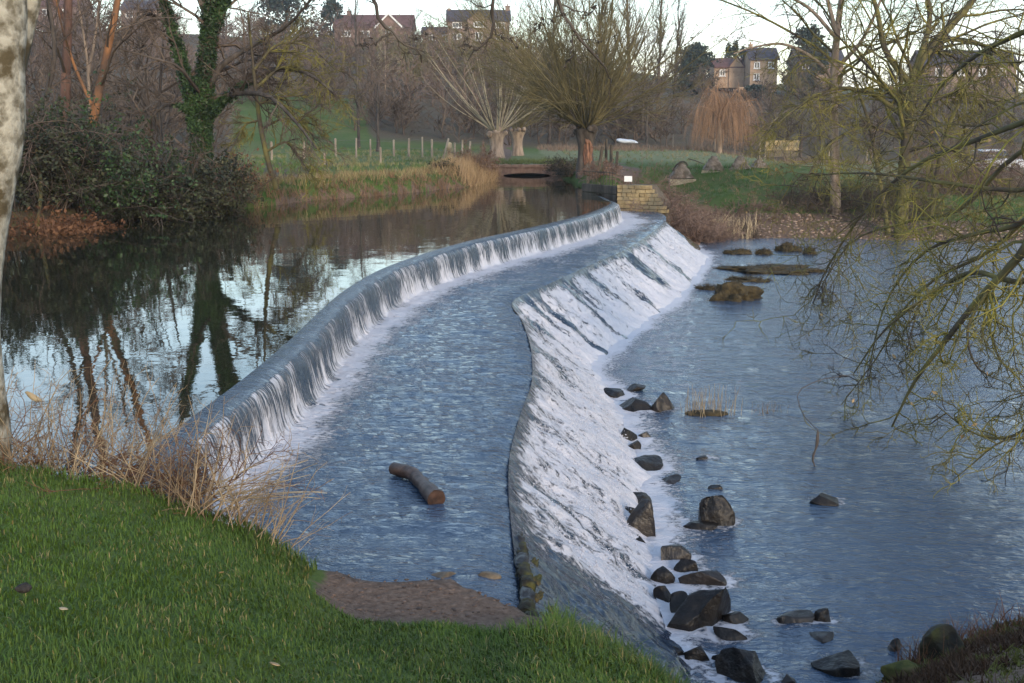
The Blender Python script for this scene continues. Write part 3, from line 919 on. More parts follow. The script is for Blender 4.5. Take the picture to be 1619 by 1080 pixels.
# ------------------------------------------------------------------ hillside wood (one far-off mass)
rng = np.random.default_rng(21)
variants = []
for v in range(6):
    h = rng.uniform(0.8, 1.1)
    p, r = straight_trunk(rng, h, 0.022, 0.006, 6, 0.05)
    o1 = branch_out(p, r, [dict(k=16, t0=.12, t1=1, ang=.75, L=.48, n=3, w=.12, trop=.10, rmin=.008, rr=.6),
                           dict(k=7, t0=.2, t1=1, ang=.6, L=.5, n=2, w=.14, trop=.08, rmin=.006),
                           dict(k=4, t0=.2, t1=1, ang=.6, L=.5, n=1, w=.14, trop=.05, rmin=.0048, tip=.6)], rng)
    parts = [tubes(p, r, 3, rng=rng), tubes(o1[0][0], o1[0][1], 2, rng=rng)] + [tubes(a, b, 2, rng=rng) for a, b, c in o1[1:]]
    variants.append(cat_mesh(parts))
def wood_mass(name, label, pts, hs, mat, seed, wide=1.0):
    rng = np.random.default_rng(seed)
    parts = []
    for (x, y), h in zip(pts, hs):
        v, fs = variants[rng.integers(0, len(variants))]
        a = rng.uniform(0, 6.28); c, s = math.cos(a), math.sin(a)
        z = float(hfun(np.array([x]), np.array([y]))[0])
        w = np.stack([(v[:, 0] * c - v[:, 1] * s) * wide, (v[:, 0] * s + v[:, 1] * c) * wide, v[:, 2]], 1) * h + np.array([x, y, z - 0.1])
        parts.append((w, fs))
    V, Fc = cat_mesh(parts)
    o = obj(name, mesh(name, V, Fc, mat))
    return tag(o, label, 'woodland', None, 'stuff')
def scatter(n, u0, u1, y0, y1, rej=None):
    out = []
    while len(out) < n:
        y = math.sqrt(rng.uniform(y0 * y0, y1 * y1)); u = rng.uniform(u0, u1)
        if rej and rej(u, y): continue
        out.append((u * y, y))
    return out
def not_wood(u, y):
    if -.27 < u < -.125 and y < 128: return True          # green field on the left slope
    if -.18 < u < .02 and y > 205: return True            # clear in front of the houses
    return False
pts = scatter(185, -.5, .08, 98, 240, not_wood)
wood_mass('woodland', 'purple-brown bare woodland covering the hillside below the houses', pts, rng.uniform(3.0, 6.5, len(pts)), M['twig_purple'], 31, 1.35)
pts = scatter(85, .05, .48, 104, 230)
wood_mass('woodland', 'grey-brown bare trees on the slope behind the right-hand field', pts, rng.uniform(2.5, 5.5, len(pts)), M['twig_brown'], 32, 1.4)
pts = scatter(38, -.12, .11, 92, 112) + scatter(26, -.24, -.10, 96, 128, lambda u, y: y < 112 and u < -.14)
wood_mass('woodland', 'low brown scrub along the foot of the slope behind the pollards', pts, rng.uniform(1.8, 3.4, len(pts)), M['twig_brown'], 33, 1.7)
pts = scatter(34, -.20, .03, 132, 205)
wood_mass('woodland', 'olive-tinted thicket in the middle of the slope under the stone house', pts, rng.uniform(3.5, 5.5, len(pts)), M['twig_olive'], 34, 1.4)

pts = scatter(46, -.47, -.255, 40, 92) 
wood_mass('woodland', 'dark brown scrub wood behind the thicket at far left', pts, rng.uniform(2.6, 5.0, len(pts)), M['twig_brown'], 35, 1.25)

pts = scatter(60, .035, .47, 93, 124)
wood_mass('woodland', 'low tangled scrub along the far edge of the right-hand field', pts, rng.uniform(1.6, 3.4, len(pts)), M['twig_brown'], 36, 1.7)

# ------------------------------------------------------------------ houses
def house(name, label, cx_, d, w, dep, hw, hr, mw, mr, wins=(), rz=0.0, chimneys=(), gable=None, z=None, bars=True, doors=(), trim=None):
    """ridge along x; front face at local y = 0 looking at the river"""
    b = at(cx_, d)
    if z is not None: b[2] = z
    t = thing(name, label, 'house', b, None, rz)
    wl = [box(-w / 2, w / 2, 0, dep, -1.5, hw), prism([(-1e-3, 0), (0, 0), (0, 0)], 0, 0)][:1]
    V, Fc = cat_mesh(wl)
    body = obj('wall', mesh('wall', V, Fc, mw, False), t)
    # gable ends
    tri = np.array([(0, 0, hw), (0, dep, hw), (0, dep / 2, hw + hr)], float)
    for x0, x1 in ((-w / 2, -w / 2 + .25), (w / 2 - .25, w / 2)):
        a = tri.copy(); a[:, 0] = x0; c = tri.copy(); c[:, 0] = x1
        obj('gable_wall', mesh('gable_wall', np.concatenate([a, c]), [np.array([[0, 2, 1], [3, 4, 5]]), np.array([[0, 1, 4, 3], [1, 2, 5, 4], [2, 0, 3, 5]])], mw, False), t)
    # roof: two pitched slabs
    ov = .35; th = .18
    sl = hr / (dep / 2)
    parts = []
    for sgn in (0, 1):
        y0, y1 = (-ov, dep / 2) if sgn == 0 else (dep + ov, dep / 2)
        z0, z1 = hw - ov * sl + .05, hw + hr + .05
        v = np.array([[-w / 2 - ov, y0, z0], [w / 2 + ov, y0, z0], [w / 2 + ov, y1, z1], [-w / 2 - ov, y1, z1]])
        parts.append((np.concatenate([v, v + np.array([0, 0, th])]), BOXF))
    V, Fc = cat_mesh(parts)
    roof = obj('roof', mesh('roof', V, Fc, mr, False), t)
    for (x, cw, ch) in chimneys:
        V, Fc = cat_mesh([box(x - cw / 2, x + cw / 2, dep / 2 - .4, dep / 2 + .4, hw + hr - .8, hw + hr + ch), box(x - cw / 2 - .08, x + cw / 2 + .08, dep / 2 - .48, dep / 2 + .48, hw + hr + ch, hw + hr + ch + .18),
                          box(x - .12, x + .12, dep / 2 - .12, dep / 2 + .12, hw + hr + ch + .18, hw + hr + ch + .55)])
        obj('chimney', mesh('chimney', V, Fc, mw, False), roof)
    def window(x, z_, ww, wh, yy=0.0, nb=1):
        V, Fc = cat_mesh([box(x - ww / 2, x + ww / 2, yy - .10, yy - .02, z_, z_ + .16), box(x - ww / 2, x + ww / 2, yy - .10, yy - .02, z_ + wh - .16, z_ + wh),
                          box(x - ww / 2, x - ww / 2 + .16, yy - .10, yy - .02, z_ + .16, z_ + wh - .16), box(x + ww / 2 - .16, x + ww / 2, yy - .10, yy - .02, z_ + .16, z_ + wh - .16)] +
                         [box(x - ww / 2 + ww * (j + 1) / (nb + 1) - .07, x - ww / 2 + ww * (j + 1) / (nb + 1) + .07, yy - .10, yy - .02, z_ + .16, z_ + wh - .16) for j in range(nb)] +
                         [box(x - ww / 2 - .1, x + ww / 2 + .1, yy - .2, yy - .02, z_ - .12, z_ - .004)])
        o = obj('window', mesh('window', V, Fc, M['white_paint'], False), t)
        V, Fc = cat_mesh([box(x - ww / 2 + .02, x + ww / 2 - .02, yy - .05, yy - .012, z_ + .02, z_ + wh - .02)])
        obj('pane', mesh('pane', V, Fc, M['glass'], False), o)
    for wdef in wins: window(*wdef)
    if gable:
        gx_, gw, gh_, gy_, gm = gable          # centre, width, peak height above eaves, projection
        V, Fc = cat_mesh([(np.array([[gx_ - gw / 2, -gy_, -1.5], [gx_ + gw / 2, -gy_, -1.5], [gx_ + gw / 2, -gy_, hw], [gx_, -gy_, hw + gh_], [gx_ - gw / 2, -gy_, hw],
                                     [gx_ - gw / 2, dep / 3, -1.5], [gx_ + gw / 2, dep / 3, -1.5], [gx_ + gw / 2, dep / 3, hw], [gx_, dep / 3, hw + gh_], [gx_ - gw / 2, dep / 3, hw]]),
                          [np.array([[0, 1, 2, 4], [1, 6, 7, 2], [5, 0, 4, 9], [5, 9, 7, 6]]), np.array([[2, 3, 4], [7, 9, 8]])])])
        gw_ = obj('front_gable', mesh('front_gable', V, Fc, mw, False), t)
        parts = []
        for sg in (-1, 1):
            v = np.array([[gx_ + sg * (gw / 2 + .3), -gy_ - .3, hw - .25], [gx_, -gy_ - .3, hw + gh_ + .05], [gx_, dep / 2.2, hw + gh_ + .05], [gx_ + sg * (gw / 2 + .3), dep / 2.2, hw - .25]])
            parts.append((np.concatenate([v, v + np.array([0, 0, .16])]), BOXF))
        V, Fc = cat_mesh(parts)
        obj('gable_roof', mesh('gable_roof', V, Fc, gm or mr, False), roof)
        if trim:
            parts = []
            for sg in (-1, 1):
                v = np.array([[gx_ + sg * (gw / 2 + .35), -gy_ - .36, hw - .5], [gx_, -gy_ - .36, hw + gh_ - .15], [gx_, -gy_ - .31, hw + gh_ - .15], [gx_ + sg * (gw / 2 + .35), -gy_ - .31, hw - .5]])
                parts.append((np.concatenate([v, v + np.array([0, 0, .42])]), BOXF))
            V, Fc = cat_mesh(parts)
            obj('bargeboard', mesh('bargeboard', V, Fc, M['white_paint'], False), gw_)
    return t
dH = 236.0
def zpx(py, d): return ZC - (py - HOR) / F * d / 1.0
W = 12.3
house('house', 'two-storey stone house with slate roof, central gable and white windows on the hilltop', 757, dH, W, 8, 4.1, 2.3, M['house_stone'], M['slate'],
      wins=[(-4.3, 2.75, 1.9, 1.1, 0, 2), (0, 2.85, 2.0, 1.1, -.5, 2), (4.3, 2.75, 1.9, 1.1, 0, 2), (-4.3, .5, 1.7, 1.2, 0, 1), (0, .3, 1.5, 1.6, -.5, 1), (4.3, .4, 1.6, 1.2, 0, 1)],
      chimneys=[(5.9, .9, .8), (-5.9, .6, .2)], gable=(0, 5.0, 1.8, .5, None), z=zpx(73, dH), rz=0.04)
house('house', 'low stone bungalow with white windows beside the slate-roofed house', 690, dH + 4, 5.6, 6, 1.75, 1.3, M['house_stone'], M['slate'],
      wins=[(-1.1, .35, 1.9, 1.1, -.3, 2), (1.9, .1, 1.3, 1.4, 0, 1)], gable=(-1.2, 3.0, 1.2, .3, None), z=zpx(73, dH + 4))
house('house', 'long red-roofed house with a white-edged gable on the hilltop', 590, dH - 4, 15.0, 9, 2.5, 2.5, M['house_brick'], M['roof_red'],
      wins=[(3.2, 1.3, 1.3, 1.2, -.6, 1), (-5.2, .7, 1.8, 1.1, 0, 2), (-1.5, .7, 1.8, 1.1, 0, 2)], chimneys=[(-5.2, .7, .8)], gable=(3.2, 5.0, 2.4, .6, None), z=zpx(70, dH - 4), trim=True)
house('house', 'red-roofed house behind the branches at the top left corner', 92, 232, 9, 7, 3.0, 2.6, M['house_brick'], M['roof_red'], wins=[(-2, 1, 1.6, 1.3, 0, 1), (2, 1, 1.6, 1.3, 0, 1)], z=zpx(42, 232))
house('house', 'dark-roofed house glimpsed between the ivy tree and the leaning orange trunk', 226, 232, 8, 7, 2.2, 2.0, M['house_stone'], M['slate'], wins=[(-2.4, .6, 1.4, 1.2, 0, 1)], z=zpx(42, 232))
house('house', 'small warm-stone gabled house above the orange weeping willow', 1152, 205, 5.2, 6, 2.0, 1.5, M['house_warm'], M['roof_red'], wins=[(-1.2, .5, 1.0, 1.1, 0, 1), (1.2, .5, 1.0, 1.1, 0, 1)], z=zpx(128, 205), gable=(1.2, 2.6, 1.7, .3, None))
house('house', 'tall pale sunlit house behind the right-hand trees, nearest to the weeping willow', 1206, 200, 4.6, 6, 3.9, 1.9, M['house_warm'], M['slate'], wins=[(-1.2, 2.4, 1.0, 1.1, 0, 1), (-1.2, .5, 1.0, 1.1, 0, 1), (1.2, 2.4, 1.0, 1.1, 0, 1)], z=zpx(134, 200), chimneys=[(-1.8, .6, .6)])
house('house', 'dark-roofed house behind the crown of the pale-trunked tree', 1295, 205, 8, 7, 3.9, 2.2, M['house_stone'], M['slate'], wins=[(-2.6, 2.6, 1.2, 1.2, 0, 1), (2.4, 2.6, 1.2, 1.2, 0, 1)], z=zpx(136, 205), chimneys=[(3.2, .7, .6)])
house('house', 'long pale terrace house on the slope behind the right-hand tangled tree', 1530, 190, 15, 7, 4.2, 2.2, M['house_stone'], M['slate'], wins=[(-5, 2.4, 1.2, 1.2, 0, 1), (-1.5, 2.4, 1.2, 1.2, 0, 1), (2, 2.4, 1.2, 1.2, 0, 1), (5.2, 2.4, 1.2, 1.2, 0, 1)], z=zpx(146, 190), chimneys=[(-4, .8, .6), (4, .8, .6)])

def stone_wall(name, label, px0, px1, py0, py1, d, mat, rows, cols, seed):
    """low coursed wall, each block a part"""
    rng = np.random.default_rng(seed)
    a, b_ = D(px0, py1, d), D(px1, py0, d)
    w, h = b_[0] - a[0], b_[2] - a[2]
    t = thing(name, label, 'wall', (a[0], d, a[2]))
    V, Fc = cat_mesh([box(0.03, w - .03, .06, .34, -.5, h - .03)])
    obj('core', mesh('core', V, Fc, M['mortar'], False), t)
    for r in range(rows):
        x = 0.0
        hh = h / rows
        while x < w - .02:
            L = min(w / cols * rng.uniform(.6, 1.4), w - x)
            if w - x - L < .1: L = w - x
            V, Fc = box(x + .012, x + L - .012, 0, .2, r * hh + .01, (r + 1) * hh - .01, 0.008, rng)
            obj('stone', mesh('stone', V, Fc, mat, False), t)
            x += L
    return t
stone_wall('garden_wall', 'low sandy stone wall at the far side of the right-hand field', 1210, 1264, 222, 238, 92, M['stone_tan'], 2, 6, 3)
stone_wall('garden_wall', 'pale retaining wall on the slope below the gabled house', 1168, 1226, 138, 147, 190, M['house_warm'], 1, 5, 4)

# ------------------------------------------------------------------ mid-distance trees, each a thing
FINE = lambda k0=14, L0=.5, up=.08: [dict(k=k0, t0=.25, t1=1, ang=.75, L=L0, n=5, w=.12, trop=up, rmin=.02, rr=.6),
                                     dict(k=8, t0=.2, t1=1, ang=.6, L=.5, n=3, w=.15, trop=up * .8, rmin=.011),
                                     dict(k=6, t0=.15, t1=1, ang=.6, L=.5, n=2, w=.18, trop=.02, rmin=.009, sides=2),
                                     dict(k=3, t0=.2, t1=1, ang=.6, L=.5, n=1, w=.15, trop=.0, rmin=.007, sides=2, tip=.6)]
POPL = [dict(k=34, t0=.15, t1=1, ang=.42, L=.28, n=5, w=.07, trop=.14, rmin=.02, rr=.5), dict(k=8, t0=.2, t1=1, ang=.5, L=.45, n=3, w=.1, trop=.1, rmin=.012), dict(k=4, t0=.2, t1=1, ang=.5, L=.5, n=1, w=.12, trop=.05, rmin=.009, sides=2)]
mids = [
    ('poplar_tree', 'tall slender bare poplar, leftmost of the row behind the big willow', 872, 122, 19, .22, POPL, 'twig_olive', 1),
    ('bare_tree', 'tall spreading bare tree rising straight behind the big willow', 945, 118, 17, .30, FINE(16, .42, .12), 'twig_brown', 2),
    ('bare_tree', 'tall bare tree with open crown right of centre on the skyline', 995, 126, 17.5, .30, FINE(16, .40, .12), 'twig_brown', 3),
    ('poplar_tree', 'tall narrow bare poplar at the right end of the row behind the big willow', 1040, 128, 18, .24, POPL, 'twig_olive', 4),
    ('poplar_tree', 'shorter narrow bare poplar beside the dark evergreen', 1062, 132, 15, .20, POPL, 'twig_brown', 5),
    ('bare_tree', 'bare round-crowned tree on the hilltop right of the slate-roofed house', 838, 228, 11, .22, FINE(16, .45), 'twig_purple', 6),
    ('bare_tree', 'bare dark tree on the skyline between the two hilltop houses', 650, 232, 5.5, .14, FINE(12, .5), 'twig_brown', 7),
    ('bare_tree', 'thin bare tree standing in front of the red-roofed house', 562, 205, 13, .16, FINE(14, .38), 'twig_brown', 8),
    ('slender_tree', 'tall thin brown-stemmed tree behind the left meadow fence', 567, 84, 12.5, .11, FINE(12, .25), 'twig_brown', 9),
    ('bare_tree', 'small grey forked tree behind the meadow fence', 598, 80, 5.2, .15, FINE(9, .65), 'twig_purple', 10),
    ('bare_tree', 'slim grey-stemmed tree halfway up the wooded slope', 610, 128, 8, .10, FINE(10, .35), 'twig_pale', 11),
    ('bare_tree', 'bare tree on the slope behind the red trunk at left', 60, 110, 11, .20, FINE(14, .5), 'twig_purple', 12),
    ('bare_tree', 'wide bare tree on the slope between the orange and ivy-clad trunks', 225, 100, 10, .20, FINE(15, .55), 'twig_purple', 13),
    ('bare_tree', 'bare tree on the slope just right of the ivy-clad tree', 420, 135, 9.5, .20, FINE(14, .5), 'twig_brown', 14),
    ('bare_tree', 'bushy bare tree on the skyline left of the pale-trunked tree', 1262, 185, 10, .2, FINE(16, .5), 'twig_brown', 15),
    ('bare_tree', 'bare tree with paired grey stems at the far edge of the field', 1022, 94, 7.5, .12, FINE(12, .45), 'twig_brown', 16),
    ('bare_tree', 'brown round-crowned tree behind the right end of the field', 1265, 98, 6.0, .16, FINE(14, .6), 'twig_olive', 17),
    ('bare_tree', 'olive bushy tree filling the gap between the pollards and the big willow', 868, 96, 10, .16, FINE(20, .4, .12), 'twig_olive', 20),
    ('bare_tree', 'broad brown tree on the slope right of the big willow', 1015, 104, 9.5, .18, FINE(18, .45, .1), 'twig_brown', 21),
    ('bare_tree', 'dense brown tree on the slope above the small forked tree', 655, 150, 9, .16, FINE(18, .45, .1), 'twig_brown', 22),
    ('bare_tree', 'pale-stemmed tree on the slope under the stone house', 720, 140, 9, .15, FINE(16, .42, .1), 'twig_purple', 23),
    ('bare_tree', 'tall bare tree behind the tangled tree at the right', 1480, 90, 12, .22, FINE(14, .5), 'twig_brown', 18),
    ('bare_tree', 'bare tree on the far right skyline', 1600, 120, 11, .22, FINE(14, .5), 'twig_purple', 19),
]
for nm, lb, px, d, h, r, sp, mc, sd in mids:
    bare_tree(nm, lb, at(px, d), h, r, sp, M['bark_dark'] if mc != 'twig_pale' else M['bark_willow'], M[mc], 100 + sd, wob=.03 if nm != 'slender_tree' else .012)

def evergreen(name, label, base, h, w, mat, seed, n=5200, leaf=.28, cone=0.4, trunk=True):
    rng = np.random.default_rng(seed)
    t = thing(name, label, 'tree', base)
    p, r = straight_trunk(rng, h * .8, w * .05, w * .012, 8, .02)
    tube_part('trunk', [(p, r, 6)], M['bark_dark'], t, rng)
    # clumps spread through the volume
    nc = 60
    zc = rng.uniform(.08, 1, nc)
    rad_ = w / 2 * np.sqrt(np.clip(1 - zc ** (1 / cone + .6), .03, 1))
    a = rng.uniform(0, 6.28, nc); q_ = np.sqrt(rng.uniform(.15, 1, nc))
    cen = np.stack([rad_ * q_ * np.cos(a), rad_ * q_ * np.sin(a), zc * h], 1)
    k = rng.integers(0, nc, n)
    pos = cen[k] + rng.normal(0, 1, (n, 3)) * np.array([w * .085, w * .085, h * .055])
    V, Fc = leaves(pos, np.full(n, leaf), rng)
    obj('crown', mesh('crown', V, Fc, mat, False), t)
    return t
evergreen('evergreen_tree', 'dark rounded evergreen on the skyline right of the poplars', at(1098, 192), 7.5, 6.2, M['evergreen'], 1)
for i, (px, h) in enumerate(((1150, 7.8), (1161, 8.4), (1173, 7.6))):
    evergreen('ivy_clad_tree', ('leftmost', 'middle and tallest', 'rightmost')[i] + ' of three narrow ivy-dark trees on the skyline above the small gabled house', at(px, 214), h, 1.6, M['evergreen'], 5 + i, 1500, .2)
evergreen('pine_tree', 'dark pine on the skyline behind the ivy-clad tree', at(455, 220), 12, 10, M['evergreen'], 9, 5200, .3)
evergreen('evergreen_tree', 'dark evergreen shrub tree beside the tall pale sunlit house', at(1272, 192), 11, 7, M['evergreen'], 12, 3200, .3)
evergreen('evergreen_tree', 'small dark evergreen on the skyline left of the red-roofed house', at(525, 236), 8, 5, M['evergreen'], 14, 2600, .3)
evergreen('clipped_hedge', 'dark green hedge below the tall pale sunlit house', at(1196, 186), 2.2, 5.5, M['evergreen'], 15, 2000, .2)

# weeping willow
def weeping(name, label, base, h, w, mat, seed):
    rng = np.random.default_rng(seed)
    t = thing(name, label, 'tree', base)
    p, r = straight_trunk(rng, h * .45, .22, .12, 8, .03)
    tube_part('trunk', [(p, r, 8)], M['bark_willow'], t, rng)
    top = p[0, -1]
    n = 15
    a = rng.uniform(0, 6.28, n)
    d0 = np.stack([np.cos(a) * rng.uniform(.15, .6, n), np.sin(a) * rng.uniform(.15, .6, n), np.ones(n)], 1)
    l1 = lev(np.repeat(top[None], n, 0), d0, rng.uniform(.35, .62, n) * h, np.full(n, .06), 6, .12, -.16, rng, .3)
    a2 = kids(*l1, 12, .35, 1, .7, .35, .5, rng, rmin=.014)
    l2 = lev(*a2, 3, .1, -.15, rng)
    a3 = kids(*l2, 7, .2, 1, .5, 1.0, .5, rng, lmin=h * .28, rmin=.007)
    dd = a3[1] * .5 + np.array([0, 0, -.55])
    L3 = np.minimum(rng.uniform(.25, .95, len(a3[2])) * h, a3[0][:, 2] - rng.uniform(.05, .9, len(a3[2])))
    keep = L3 > .3
    l3 = lev(a3[0][keep], dd[keep], L3[keep], a3[3][keep], 5, .05, -.42, rng, .6)
    tube_part('crown', [(l1[0], l1[1], 4), (l2[0], l2[1], 3), (l3[0], l3[1], 2)], mat, t, rng)
    return t
weeping('weeping_willow', 'orange weeping willow hanging over the far edge of the field', at(1138, 82), 5.1, 4, M['twig_orange'], 3)

# pollards: stout trunk, knuckled head, fan of poles
def pollard(name, label, base, th_, tr, L, n, mt, mp, seed, hollow=False, spread=.95, fine=True, kk=(6, 5)):
    rng = np.random.default_rng(seed)
    t = thing(name, label, 'tree', base)
    z = np.linspace(-.3, th_, 12); tz = np.clip(z / th_, 0, 1)
    pr = tr * (1.25 - .35 * np.sin(tz * 3.1) + .25 * tz ** 4)
    aa = np.linspace(0, 2 * math.pi, 20, endpoint=False)
    Rg = pr[:, None] * (1 + .12 * fbm(np.cos(aa)[None] * 2 + seed, np.sin(aa)[None] * 2 + z[:, None] * .7, seed, 3))
    V = np.stack([Rg * np.cos(aa), Rg * np.sin(aa), np.repeat(z[:, None], 20, 1)], 2)
    if hollow:
        front = np.exp(-((aa - 4.6) / .45) ** 2)[None] * np.clip(1 - np.abs(tz - .45) * 1.7, 0, 1)[:, None]
        V[..., :2] *= (1 - .45 * front)[..., None]
    V = V.reshape(-1, 3)
    i = (np.arange(11)[:, None] * 20 + np.arange(20)[None]).ravel(); j = (np.arange(11)[:, None] * 20 + (np.arange(20) + 1) % 20).ravel()
    Fq = np.stack([i, j, j + 20, i + 20], 1)
    knv = []
    for k in range(16):
        v, f = ICO[2]
        c = np.array([rng.normal(0, tr * .55), rng.normal(0, tr * .55), th_ + rng.uniform(-.15, .18) * 1.2])
        knv.append((v * tr * rng.uniform(.28, .5) * (1 + .2 * fbm(v[:, :1] * 3 + k, v[:, 1:2] * 3, 5, 2)) + c, f))
    Vt, Ft = cat_mesh([(V, Fq)] + knv)
    trk = obj('trunk', mesh('trunk', Vt, Ft, mt), t)
    if hollow:
        v, f = ICO[3]
        vv_ = v * np.array([tr * .55, tr * .34, th_ * .46]) + np.array([tr * .22, -tr * .62, th_ * .44]) + .09 * fbm(v[:, 0] * 4, v[:, 2] * 5, 9, 3)[:, None]
        obj('hollow_heartwood', mesh('hollow_heartwood', vv_, f, M['heartwood']), trk)
    a = rng.uniform(0, 6.28, n); q_ = rng.uniform(0, 1, n) ** .7
    d0 = np.stack([np.cos(a) * q_ * spread, np.sin(a) * q_ * spread, 1.15 - .75 * q_ * spread], 1)
    p0 = np.stack([np.cos(a) * tr * .5, np.sin(a) * tr * .5, np.full(n, th_ + .05)], 1)
    l1 = lev(p0, d0, L * rng.uniform(.45, 1.05, n), rng.uniform(.022, .06, n), 8, .045 if kk[0] < 10 else .085, .035, rng, .25)
    a2 = kids(*l1, kk[0], .08, 1, .55, .40, .5, rng, rmin=.010)
    l2 = lev(*a2, 4, .07, .05, rng)
    lst = [(l2[0], l2[1], 3)]
    if fine:
        a3 = kids(*l2, kk[1], .1, 1, .5, .5, .6, rng, rmin=.0065)
        l3 = lev(*a3, 3, .08, .03, rng, .5)
        lst.append((l3[0], l3[1], 2))
    tube_part('pole_shoots', [(l1[0], l1[1], 5)], mp if fine is not True else mp, t, rng)
    tube_part('crown', lst, M['twig_olive'] if mp is not M['twig_pale'] else M['twig_brown'], t, rng)
    return t
pollard('pollard_willow', 'pollard willow with a fan of pale bare poles left of the bridge', at(785, 70), 1.5, .42, 6.8, 34, M['bark_willow'], M['twig_pale'], 2, spread=.85)
pollard('pollard_willow', 'smaller pollard willow close behind the pale-poled one', at(818, 74), 1.5, .36, 5.6, 26, M['bark_willow'], M['twig_olive'], 3, spread=.9)
pollard('hollow_willow', 'big olive-twigged willow with a split orange hollow trunk beside the bridge', at(926, 50), 1.75, .36, 8.2, 50, M['bark_dark'], M['twig_olive'], 4, hollow=True, spread=.98, kk=(17, 11))

# ------------------------------------------------------------------ left far bank
def px_limb(pts, d, base, n=16):
    """photo column/row path at distance d -> local polyline"""
    out = []
    for i, q_ in enumerate(pts):
        dd = d + (q_[2] if len(q_) > 2 else 0)
        out.append(D(q_[0], q_[1], dd) - base)
    return polyline(out, n)

LIM = [dict(k=7, t0=.2, t1=1, ang=.8, L=.42, n=6, w=.18, trop=-.02, rmin=.02, rr=.5), dict(k=6, t0=.15, t1=1, ang=.75, L=.5, n=5, w=.2, trop=-.03, rmin=.010),
       dict(k=5, t0=.15, t1=1, ang=.7, L=.5, n=3, w=.2, trop=-.03, rmin=.006)]
# ivy-clad tree
rng = np.random.default_rng(41)
bI = at(318, 35.5)
t = thing('ivy_tree', 'ivy-clad bare tree with spreading limbs on the left far bank', 'tree', bI)
tp = [px_limb([(316, 305), (318, 240), (322, 170), (328, 80), (332, 0), (338, -90, .3), (330, -200, .5), (345, -320, .4)], 35.5, bI, 20)]
tr_ = [np.concatenate([[.30, .26], np.linspace(.24, .05, 18)])]
for pts, r0 in (([(312, 215), (300, 150), (282, 80), (262, 10), (238, -80, -.6), (225, -190, -1)], .14),
                ([(326, 150), (345, 110), (372, 88), (410, 66), (455, 40, -1), (500, -10, -2)], .13),
                ([(324, 190), (352, 160), (395, 128), (440, 108), (490, 118, -1.5), (530, 150, -2)], .13),
                ([(330, 60), (350, 10), (385, -50), (440, -110), (500, -180, .8)], .14),
                ([(322, 205), (300, 175), (265, 165), (235, 190), (215, 215, -1)], .09),
                ([(329, 30), (305, -40), (300, -130, 1.5), (270, -250, 2)], .13),
                ([(285, 60), (255, 30), (225, 25), (190, 60, -1)], .08),
                ([(332, 0), (360, -60, -1.5), (372, -150, -2.5), (400, -240, -3)], .12),
                ([(322, 160), (360, 150), (420, 150, -2), (465, 190, -3), (500, 235, -3.6)], .10)):
    tp.append(px_limb(pts, 35.5, bI, 14)); tr_.append(np.linspace(r0, r0 * .25, 14))
tube_part('trunk', [(a[None], b_[None], 8) for a, b_ in zip(tp[:2], tr_[:2])], M['bark_dark'], t, rng)
tube_part('limbs', [(a[None], b_[None], 6) for a, b_ in zip(tp[2:], tr_[2:])], M['bark_dark'], t, rng)
tw = []
for a, b_ in zip(tp, tr_):
    tw += branch_out(a[None], b_[None], [dict(k=13, t0=.25, t1=1, ang=.85, L=.36, n=6, w=.2, trop=-.02, rmin=.018, rr=.4), dict(k=8, t0=.1, t1=1, ang=.75, L=.5, n=5, w=.2, trop=-.03, rmin=.009), dict(k=6, t0=.1, t1=1, ang=.7, L=.5, n=3, w=.2, trop=-.04, rmin=.0075, sides=2)], rng)
tube_part('crown', tw, M['twig_brown'], t, rng)
pos = []
for a, b_, lim in ((tp[0], tr_[0], 15), (tp[1], tr_[1], 10), (tp[4], tr_[4], 5), (tp[5], tr_[5], 6), (tp[3], tr_[3], 6)):
    for k in range(lim - 1):
        n = int(1300 * (b_[k] / .3)) + 90
        f = rng.uniform(0, 1, n)[:, None]
        c = a[k] * (1 - f) + a[k + 1] * f
        aa = rng.uniform(0, 6.28, n)
        rr = b_[k] * 1.0 + np.abs(rng.normal(.02, .055, n))
        pos.append(c + np.stack([np.cos(aa) * rr, np.sin(aa) * rr, rng.normal(0, .03, n)], 1))
pos = np.concatenate(pos)
V, Fc = leaves(pos, np.full(len(pos), .05), rng)
obj('ivy', mesh('ivy', V, Fc, M['ivy'], False), t)
# lichen-yellow sprays on the right of it: their own small leaning tree
bL = at(432, 34.6)
t = thing('lichen_tree', 'small leaning tree with yellow-green lichen twigs on the left meadow bank', 'tree', bL)
lp = []; lr = []
for pts, r0 in (([(438, 300), (425, 260), (412, 200), (404, 140), (398, 80), (392, 20, -.5)], .10), ([(404, 140), (450, 105), (500, 120), (540, 160, -.6)], .055), ([(406, 165), (440, 160), (480, 200), (505, 240, -.8)], .05),
                ([(402, 110), (440, 70), (490, 75), (535, 115, -.7)], .05), ([(420, 240), (455, 225), (480, 260), (500, 285, -.6)], .045), ([(410, 190), (385, 200), (365, 240, -.8)], .04), ([(412, 205), (448, 188), (490, 195), (520, 215, -.5)], .045)):
    lp.append(px_limb(pts, 34.6, bL, 12)); lr.append(np.linspace(r0, r0 * .25, 12))
tube_part('trunk', [(a[None], b_[None], 6) for a, b_ in zip(lp, lr)], M['bark_lichen'], t, rng)
tw = []
for a, b_ in zip(lp[1:], lr[1:]):
    tw += branch_out(a[None], b_[None], [dict(k=18, t0=.1, t1=1, ang=.7, L=.5, n=5, w=.15, trop=-.05, rmin=.012), dict(k=9, t0=.1, t1=1, ang=.6, L=.5, n=4, w=.18, trop=-.05, rmin=.009), dict(k=4, t0=.1, t1=1, ang=.6, L=.5, n=3, w=.2, trop=-.03, rmin=.007, sides=2)], rng)
tube_part('crown', tw, M['twig_lichen'], t, rng)

